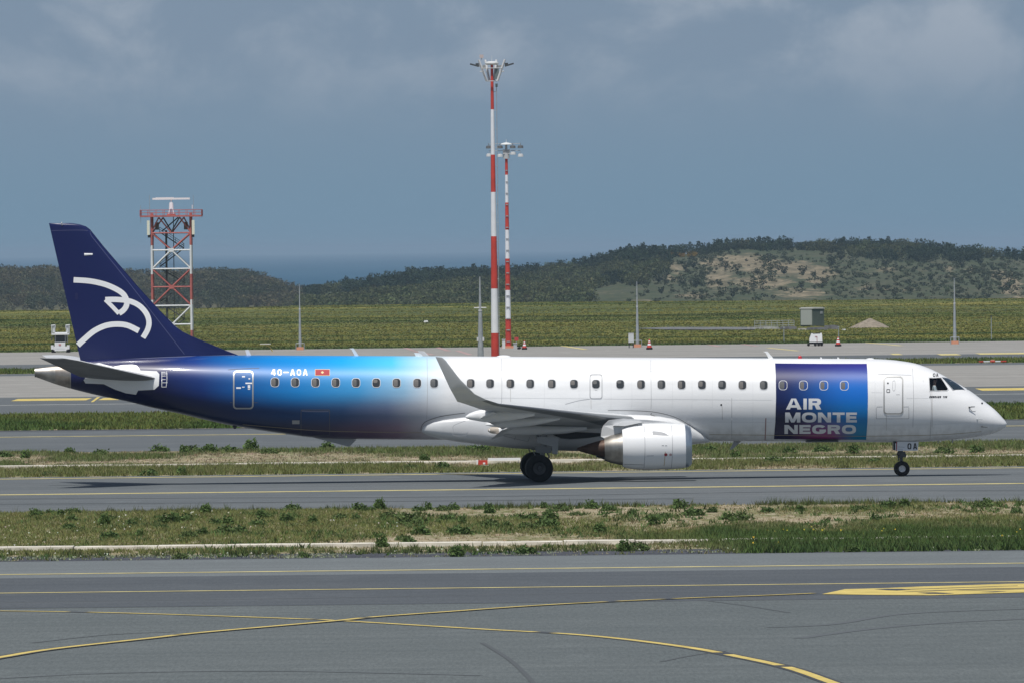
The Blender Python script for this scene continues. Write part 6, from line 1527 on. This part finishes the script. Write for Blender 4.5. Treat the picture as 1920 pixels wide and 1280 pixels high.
for x_ in (-14.0, 13.5):
    b = MB(); d = -1 if x_ < 0 else 1
    b.bar((U(x_ - 2.4 * d * -1), .2, U(34)), (U(x_ + 2.6 * d), .2, U(51)), U(1.0), None, 8); b.box((U(x_ + 1.4 * -d), .5, U(43)), (U(4.6), .5, U(13))); b.bar((U(x_ - 4), .2, U(50)), (U(x_ + 4), .2, U(51)), U(1.1), None, 8); b.bar((U(x_ - 3.4 * d), .2, U(44)), (U(x_ - 4 * d), .2, U(51)), U(.9), None, 6)
    b.build('lift_post', mat('cart_silver', (.50, .52, .52), .45, metal=.2), v)
b = MB(); b.box((U(-16.4), -.4, U(25)), (U(2.2), .12, U(6))); b.bar((U(-16.4), -.35, U(28)), (U(-12), -.2, U(31)), U(.6), None, 6); b.build('mirror', DGREY, v)

q = gp(1530, 648.6); s_ = mpp(q.y); U = lambda px: px * s_
v = thing('ground_power_trailer', 'small white ground power trailer parked on the far apron', 'trailer', (q.x, q.y, 0.004))
for x_ in (-14, -1.2, 5.0, 10.6): wheel_lathe(v, Vector((U(x_), -.35 if x_ > -10 else 0, U(2.6))), U(2.6), .16); wheel_lathe(v, Vector((U(x_), .45 if x_ > -10 else .3, U(2.6))), U(2.6), .16)
b = MB(); b.box((U(.8), .05, U(5.8)), (U(26), .9, U(3.6))); b.bar((U(-12), 0, U(5)), (U(-16), 0, U(3.4)), U(.7), None, 6); b.build('chassis', DGREY, v)
b = MB(); prof = [(-12.4, 7.6), (-12.4, 13), (-9.6, 20.5), (-8.6, 23.4), (-6.6, 23.6), (-5.8, 22.2), (8.2, 22.6), (9.0, 24), (10.6, 24), (11.4, 20), (11.8, 7.6)]
b.prism([(U(x_), -.5, U(z_)) for x_, z_ in prof], (0, 1.1, 0)); b.build('hood', WHITE, v)
b = MB(); b.box((U(1.8), -.52, U(13)), (U(.8), .03, U(10))); b.box((U(.2), -.52, U(17.6)), (U(4), .03, U(.9))); b.build('hood_mark', mat('mark_red', (.35, .07, .06), .5), v)
b = MB(); b.box((U(1.3), .1, U(23.0)), (U(13), .7, U(1.4))); b.build('roof_grille', DGREY, v)

def cone(px, py, hpx, label, lean=False):
    q = gp(px, py); s_ = mpp(q.y); h_ = hpx * s_; t_ = thing('traffic_cone', label, 'traffic cone', (q.x, q.y, 0.004), random.uniform(0, .5), 'traffic cones on the far apron')
    b = MB(); r0 = h_ * .30
    b.box((0, 0, h_ * .10), (r0 * 2.0, r0 * 2.0, h_ * .2)); b.build('weight_base', BLACK, t_)
    for k, (f0, f1, c) in enumerate(((.2, .42, RED), (.42, .60, MWHITE), (.60, .74, RED), (.74, .86, MWHITE), (.86, 1.0, RED))):
        b = MB(); b.bar((0, 0, h_ * f0), (0, 0, h_ * f1), r0 * (1.02 - .86 * f0), r0 * (1.02 - .86 * f1), 14); b.build('cone_band', c, t_, 40)
cone(983.4, 655, 16.5, 'orange and white cone right of the shorter mast')
cone(1217.6, 655, 19, 'orange and white cone right of the pole by the cabinet')
cone(1571.6, 649, 17.5, 'orange and white cone right of the white trailer')
q = gp(1183.5, 652); s_ = mpp(q.y); U = lambda px: px * s_
v = thing('electric_cabinet', 'white cabinet on thin legs beside a grey pole', 'cabinet', (q.x, q.y, .004))
b = MB(); b.box((0, 0, U(18)), (U(10), .3, U(17))); b.build('cabinet_body', mat('cabinet_white', (.62, .64, .64), .5), v)
b = MB(); b.box((0, -.16, U(18)), (U(8.4), .02, U(15.4))); b.build('cabinet_door', mat('cabinet_door', (.56, .58, .58), .5), v)
b = MB(); b.box((0, 0, U(26.9)), (U(10.8), .36, U(1))); b.build('cabinet_roof', LGREY, v)
for x_ in (-3.8, 3.8):
    b = MB(); b.bar((U(x_), 0, 0), (U(x_), 0, U(10)), U(.9), None, 6); b.build('leg', DGREY, v)
# bits round the foot of the shorter mast
q = gp(968.5, 652); s_ = mpp(q.y); v = thing('warning_sign', 'small red warning board on a thin stand by the mast foot', 'sign', (q.x, q.y, .004))
b = MB(); b.bar((0, 0, 0), (0, 0, 14 * s_), .03, None, 6); b.build('stand', STEEL, v); b = MB(); b.box((0, -.03, 16.5 * s_), (7.4 * s_, .04, 6.6 * s_)); b.build('board', mat('board_red', (.46, .06, .06), .5), v)
for (px, py, w_, h_, lab, c) in ((944.5, 653, 7, 16, 'pale upright switch box left of the shorter mast foot', 'cap_white'), (966, 654, 8, 10, 'low grey control box right of the shorter mast foot', 'head_grey')):
    q = gp(px, py); s_ = mpp(q.y); v = thing('switch_box', lab, 'box', (q.x, q.y, .004))
    b = MB(); b.box((0, 0, h_ * .5 * s_), (w_ * s_ * .8, .4, h_ * s_)); b.build('box_body', MATS[c], v); b = MB(); b.box((0, 0, h_ * s_ + .03), (w_ * s_, .5, .06)); b.build('box_lid', LGREY, v)
q = gp(973.4, 654.4); s_ = mpp(q.y); v = thing('ballast_bag', 'black ballast bag on the apron between mast and cone', 'bag', (q.x, q.y, .004))
bm = bmesh.new(); bmesh.ops.create_icosphere(bm, subdivisions=2, radius=.16)
for p in bm.verts: p.co = Vector((p.co.x * 1.1 + .03 * math.sin(9 * p.co.z), p.co.y, max(p.co.z * .8 + .1, 0)))
mm_ = bpy.data.meshes.new('bag_body'); bm.to_mesh(mm_); bm.free(); mm_.materials.append(BLACK); link('bag_body', mm_, v)
# yellow hydrant post and slab left of centre
q = gp(506, 659); s_ = mpp(q.y); v = thing('hose_stand', 'yellow bent hose stand on the far apron left of a pole', 'hose stand', (q.x, q.y, .004))
b = MB(); b.bar((.25, 0, 0), (.0, 0, 9 * s_), .05, None, 8); b.bar((0, 0, 9 * s_), (-.4, 0, 13 * s_), .05, None, 8); b.build('stand_pipe', mat('dull_yellow', (.42, .32, .10), .6), v); b = MB(); b.box((-.4, 0, 14.4 * s_), (20 * s_, .5, 1.6 * s_)); b.build('tray', mat('tray_pale', (.55, .54, .48), .7), v)
# shelter, barrier, slabs, mound in the meadow
def gz1(x, y): return float(ground_z(np.array([x]), np.array([y]))[0])
def meadow(px, py):
    d = ray(px, py); Y = np.arange(Y_FIELD0, 2600.0, 1.0)
    X_ = d.x / d.y * Y; Z_ = CAM_H + d.z / d.y * Y; i = int(np.argmax(Z_ <= ground_z(X_, Y)))
    return Vector((X_[i], Y[i], Z_[i]))
q = meadow(1523, 612); s_ = mpp(q.y); U = lambda px: px * s_
SLAB = mat('broken_concrete', (.34, .34, .33), .9, var=.3, vscale=2.0); SLABD = mat('dark_concrete', (.13, .135, .15), .9, var=.3, vscale=2.0)
v = thing('equipment_shelter', 'grey-green metal equipment shelter on the meadow', 'shelter', q, math.radians(-43))
hw_, hd_ = 0.99, 0.99; hh = U(32)
b = MB(); b.box((0, 0, hh / 2 + .06), (2 * hw_, 2 * hd_, hh)); b.build('shelter_wall', mat('shelter_green', (.10, .125, .105), .6, var=.1, vscale=1.0), v)
b = MB(); b.box((0, -hd_ - .02, hh / 2 + .06), (2 * hw_ * .86, .04, hh * .9)); b.build('shelter_door', mat('shelter_pale', (.40, .42, .38), .6), v)
b = MB(); b.box((0, 0, hh + .10), (2 * hw_ + .14, 2 * hd_ + .14, .12)); b.box((0, 0, hh + .19), (2 * hw_ - .1, 2 * hd_ - .1, .08)); b.build('shelter_roof', mat('roof_pale', (.50, .50, .46), .7), v)
b = MB(); b.box((0, 0, .0), (2 * hw_ - .1, 2 * hd_ - .1, .14)); b.build('shelter_base', DGREY, v)
b = MB(); b.box((hw_ + .02, .5, hh * .8), (.04, .4, .3)); b.build('shelter_vent', MGREY, v)
for (pa, pb, py, h_, c, lab) in ((1400, 1462, 617.5, 5.5, SLAB, 'long pale concrete slab under the metal barrier'), (1462, 1494, 618.5, 7.5, SLABD, 'dark concrete block at the barrier end'), (1496, 1512, 619, 4, SLAB, 'small pale slab left of the shelter foot'), (1512, 1552, 619.5, 6.5, SLABD, 'long dark slab lying in front of the shelter'), (1545, 1572, 618, 9, SLABD, 'heap-like dark slab at the right of the shelter')):
    q = meadow((pa + pb) / 2, py); s_ = mpp(q.y); L_ = (pb - pa) * s_; hh_ = h_ * s_
    b = MB(); b.prism([(-L_ / 2, -.5, 0), (L_ / 2, -.5, 0), (L_ / 2 * .97, -.5, hh_ * .8), (L_ * .2, -.5, hh_), (-L_ * .46, -.5, hh_ * .85)], (0, 1.1, 0)); o = b.build('concrete_slab', c); o.location = q; o.location.z -= .02
    tag(o, lab, 'slab')
b = MB(); n_ = 0; tr = []
for px in range(1195, 1425, 10):
    e_ = 2.4 * min(1, (px - 1190) / 60); a_ = meadow(px, 617.2 - e_); c_ = meadow(px, 617.2 + e_); tr.append((a_ + Vector((0, 0, .10)), c_ + Vector((0, 0, .10))))
b.add([p for pr_ in tr for p in pr_], [(2 * i, 2 * i + 1, 2 * i + 3, 2 * i + 2) for i in range(len(tr) - 1)]); tag(b.build('meadow_track', mat('track_grey', (.135, .138, .14), .9, var=.25, vscale=.3)), kind='structure')
q = meadow(1452, 613.5); s_ = mpp(q.y); v = thing('metal_barrier', 'low grey metal railing barrier left of the shelter', 'barrier', q)
for z_ in (3, 7.4, 11.6):
    b = MB(); b.bar((-37 * s_, 0, z_ * s_), (37 * s_, 0, (z_ + .8) * s_), .03, None, 6); b.build('rail', mat('rail_grey', (.34, .36, .35), .6), v)
for k in range(8):
    x_ = (-37 + 74 * k / 7) * s_; b = MB(); b.bar((x_, 0, -.1), (x_, 0, 12.4 * s_), .035, None, 6); b.build('upright', MATS['rail_grey'], v)
q = meadow(1630, 614.5); s_ = mpp(q.y)
pp = []; nn_ = 40; b = MB(); rings = []
for k in range(15):
    f_ = k / 14; r = []
    for a in np.linspace(0, 2 * math.pi, nn_, False):
        rad = (1 - f_) ** 0.95 * 40 * s_ * (1 + .10 * float(vnoise(np.array([3 * math.cos(a) + 5]), np.array([3 * math.sin(a) + f_ * 6]), 8)[0] - .5)); 
        z_ = 18.5 * s_ * (f_ ** 1.0 if f_ < .85 else .85 + .15 * math.sin((f_ - .85) / .15 * math.pi / 2) ** 1) - .05 + .10 * float(vnoise(np.array([9 * math.cos(a)]), np.array([9 * f_ + math.sin(a) * 9]), 6)[0] - .5) * (1 - f_)
        r.append((rad * math.cos(a) + f_ * 1.5 * s_, rad * math.sin(a) * .9, z_))
    rings.append(r)
b.loft(rings, True, True); o = b.build('dirt_mound', mat('gravel_tan', (.235, .20, .155), .95, var=.22, vscale=3.0, bump=.5), None, 60); o.location = q
tag(o, 'cone-shaped brown gravel mound right of the shelter', 'mound')
for (px, py, w_, h_, lab) in ((798.5, 605, 9, 4.4, 'small white hut-like marker far out in the meadow'), (1582, 619.6, 8.6, 2.6, 'flat white plate lying right of the slabs')):
    q = meadow(px, py); s_ = mpp(q.y); b = MB(); w2 = w_ * s_ / 2; b.prism([(-w2, -.3, -.03), (w2, -.3, -.03), (w2 * .8, -.3, h_ * s_), (-w2 * .7, -.3, h_ * s_ * .9)], (0, .6, 0)); o = b.build('marker_block', WHITE); o.location = q; tag(o, lab, 'marker')
# sign board edge-on behind the main wheels, and a striped barrier by the nose
q = gp(906, 875); s_ = mpp(q.y); U = lambda px: px * s_
v = thing('guidance_sign', 'red and white taxiway sign seen edge-on behind the main wheels', 'sign', (q.x, q.y, 0))
b = MB(); b.box((U(-.4), 0, U(8.5)), (U(17.5), .5, U(9.6))); b.build('sign_box', RED, v)
b = MB(); b.box((U(-11.2), .02, U(9.6)), (U(2.6), .5, U(9))); b.build('sign_end', WHITE, v)
b = MB(); b.box((U(3), -.02, U(2.2)), (U(15), .5, U(4.4))); b.build('sign_foot', WHITE, v)
b = MB(); b.box((U(1.8), -.26, U(7.4)), (U(4), .03, U(3.4))); b.build('sign_symbol', WHITE, v)
b = MB(); b.box((U(39.5), .02, U(14.6)), (U(61), .3, U(4.6))); b.build('sign_beam', mat('beam_white', (.82, .83, .84), .5), v)
b = MB(); b.bar((U(66), 0.02, 0), (U(66), 0.02, U(12.6)), U(.8), None, 6); b.build('beam_post', STEEL, v)
q = gp(1861, 680); s_ = mpp(q.y); U = lambda px: px * s_
v = thing('striped_barrier', 'low red and white barrier on the strip beyond the nose', 'barrier', (q.x, q.y, 0))
for (x0, x1, c) in ((-26, -17, RED), (-17, -5, MWHITE), (-5, 5, RED), (5, 15, MWHITE), (15, 26, RED)):
    b = MB(); b.box((U((x0 + x1) / 2), 0, U(3)), (U(x1 - x0) - .01, .4, U(2.2))); b.build('barrier_block', c, v)
b = MB(); b.box((0, 0, U(5.2)), (U(7), .3, U(2.2))); b.build('barrier_lamp', mat('lamp_orange', (.55, .25, .18), .5), v)
b = MB()
for x_ in (-21, 0, 21): b.box((U(x_), 0, U(1)), (U(2), .3, U(2)))
b.build('barrier_foot', DGREY, v)

# ================================================================== HAZE
hz = bpy.data.materials.new('haze'); hz.use_nodes = True; t = hz.node_tree; t.nodes.clear()
o_ = N(t, 'ShaderNodeOutputMaterial'); pv = N(t, 'ShaderNodeVolumePrincipled')
pv.inputs['Color'].default_value = (0.46, 0.64, 0.82, 1); pv.inputs['Density'].default_value = HAZE; pv.inputs['Anisotropy'].default_value = 0.0
t.links.new(pv.outputs[0], o_.inputs['Volume'])
b = MB(); b.box((0, 44000, 8.0), (30000, 90000, 50.0)); o = b.build('haze', hz); tag(o, 'thin blue haze over the airfield and sea', 'haze', kind='stuff')
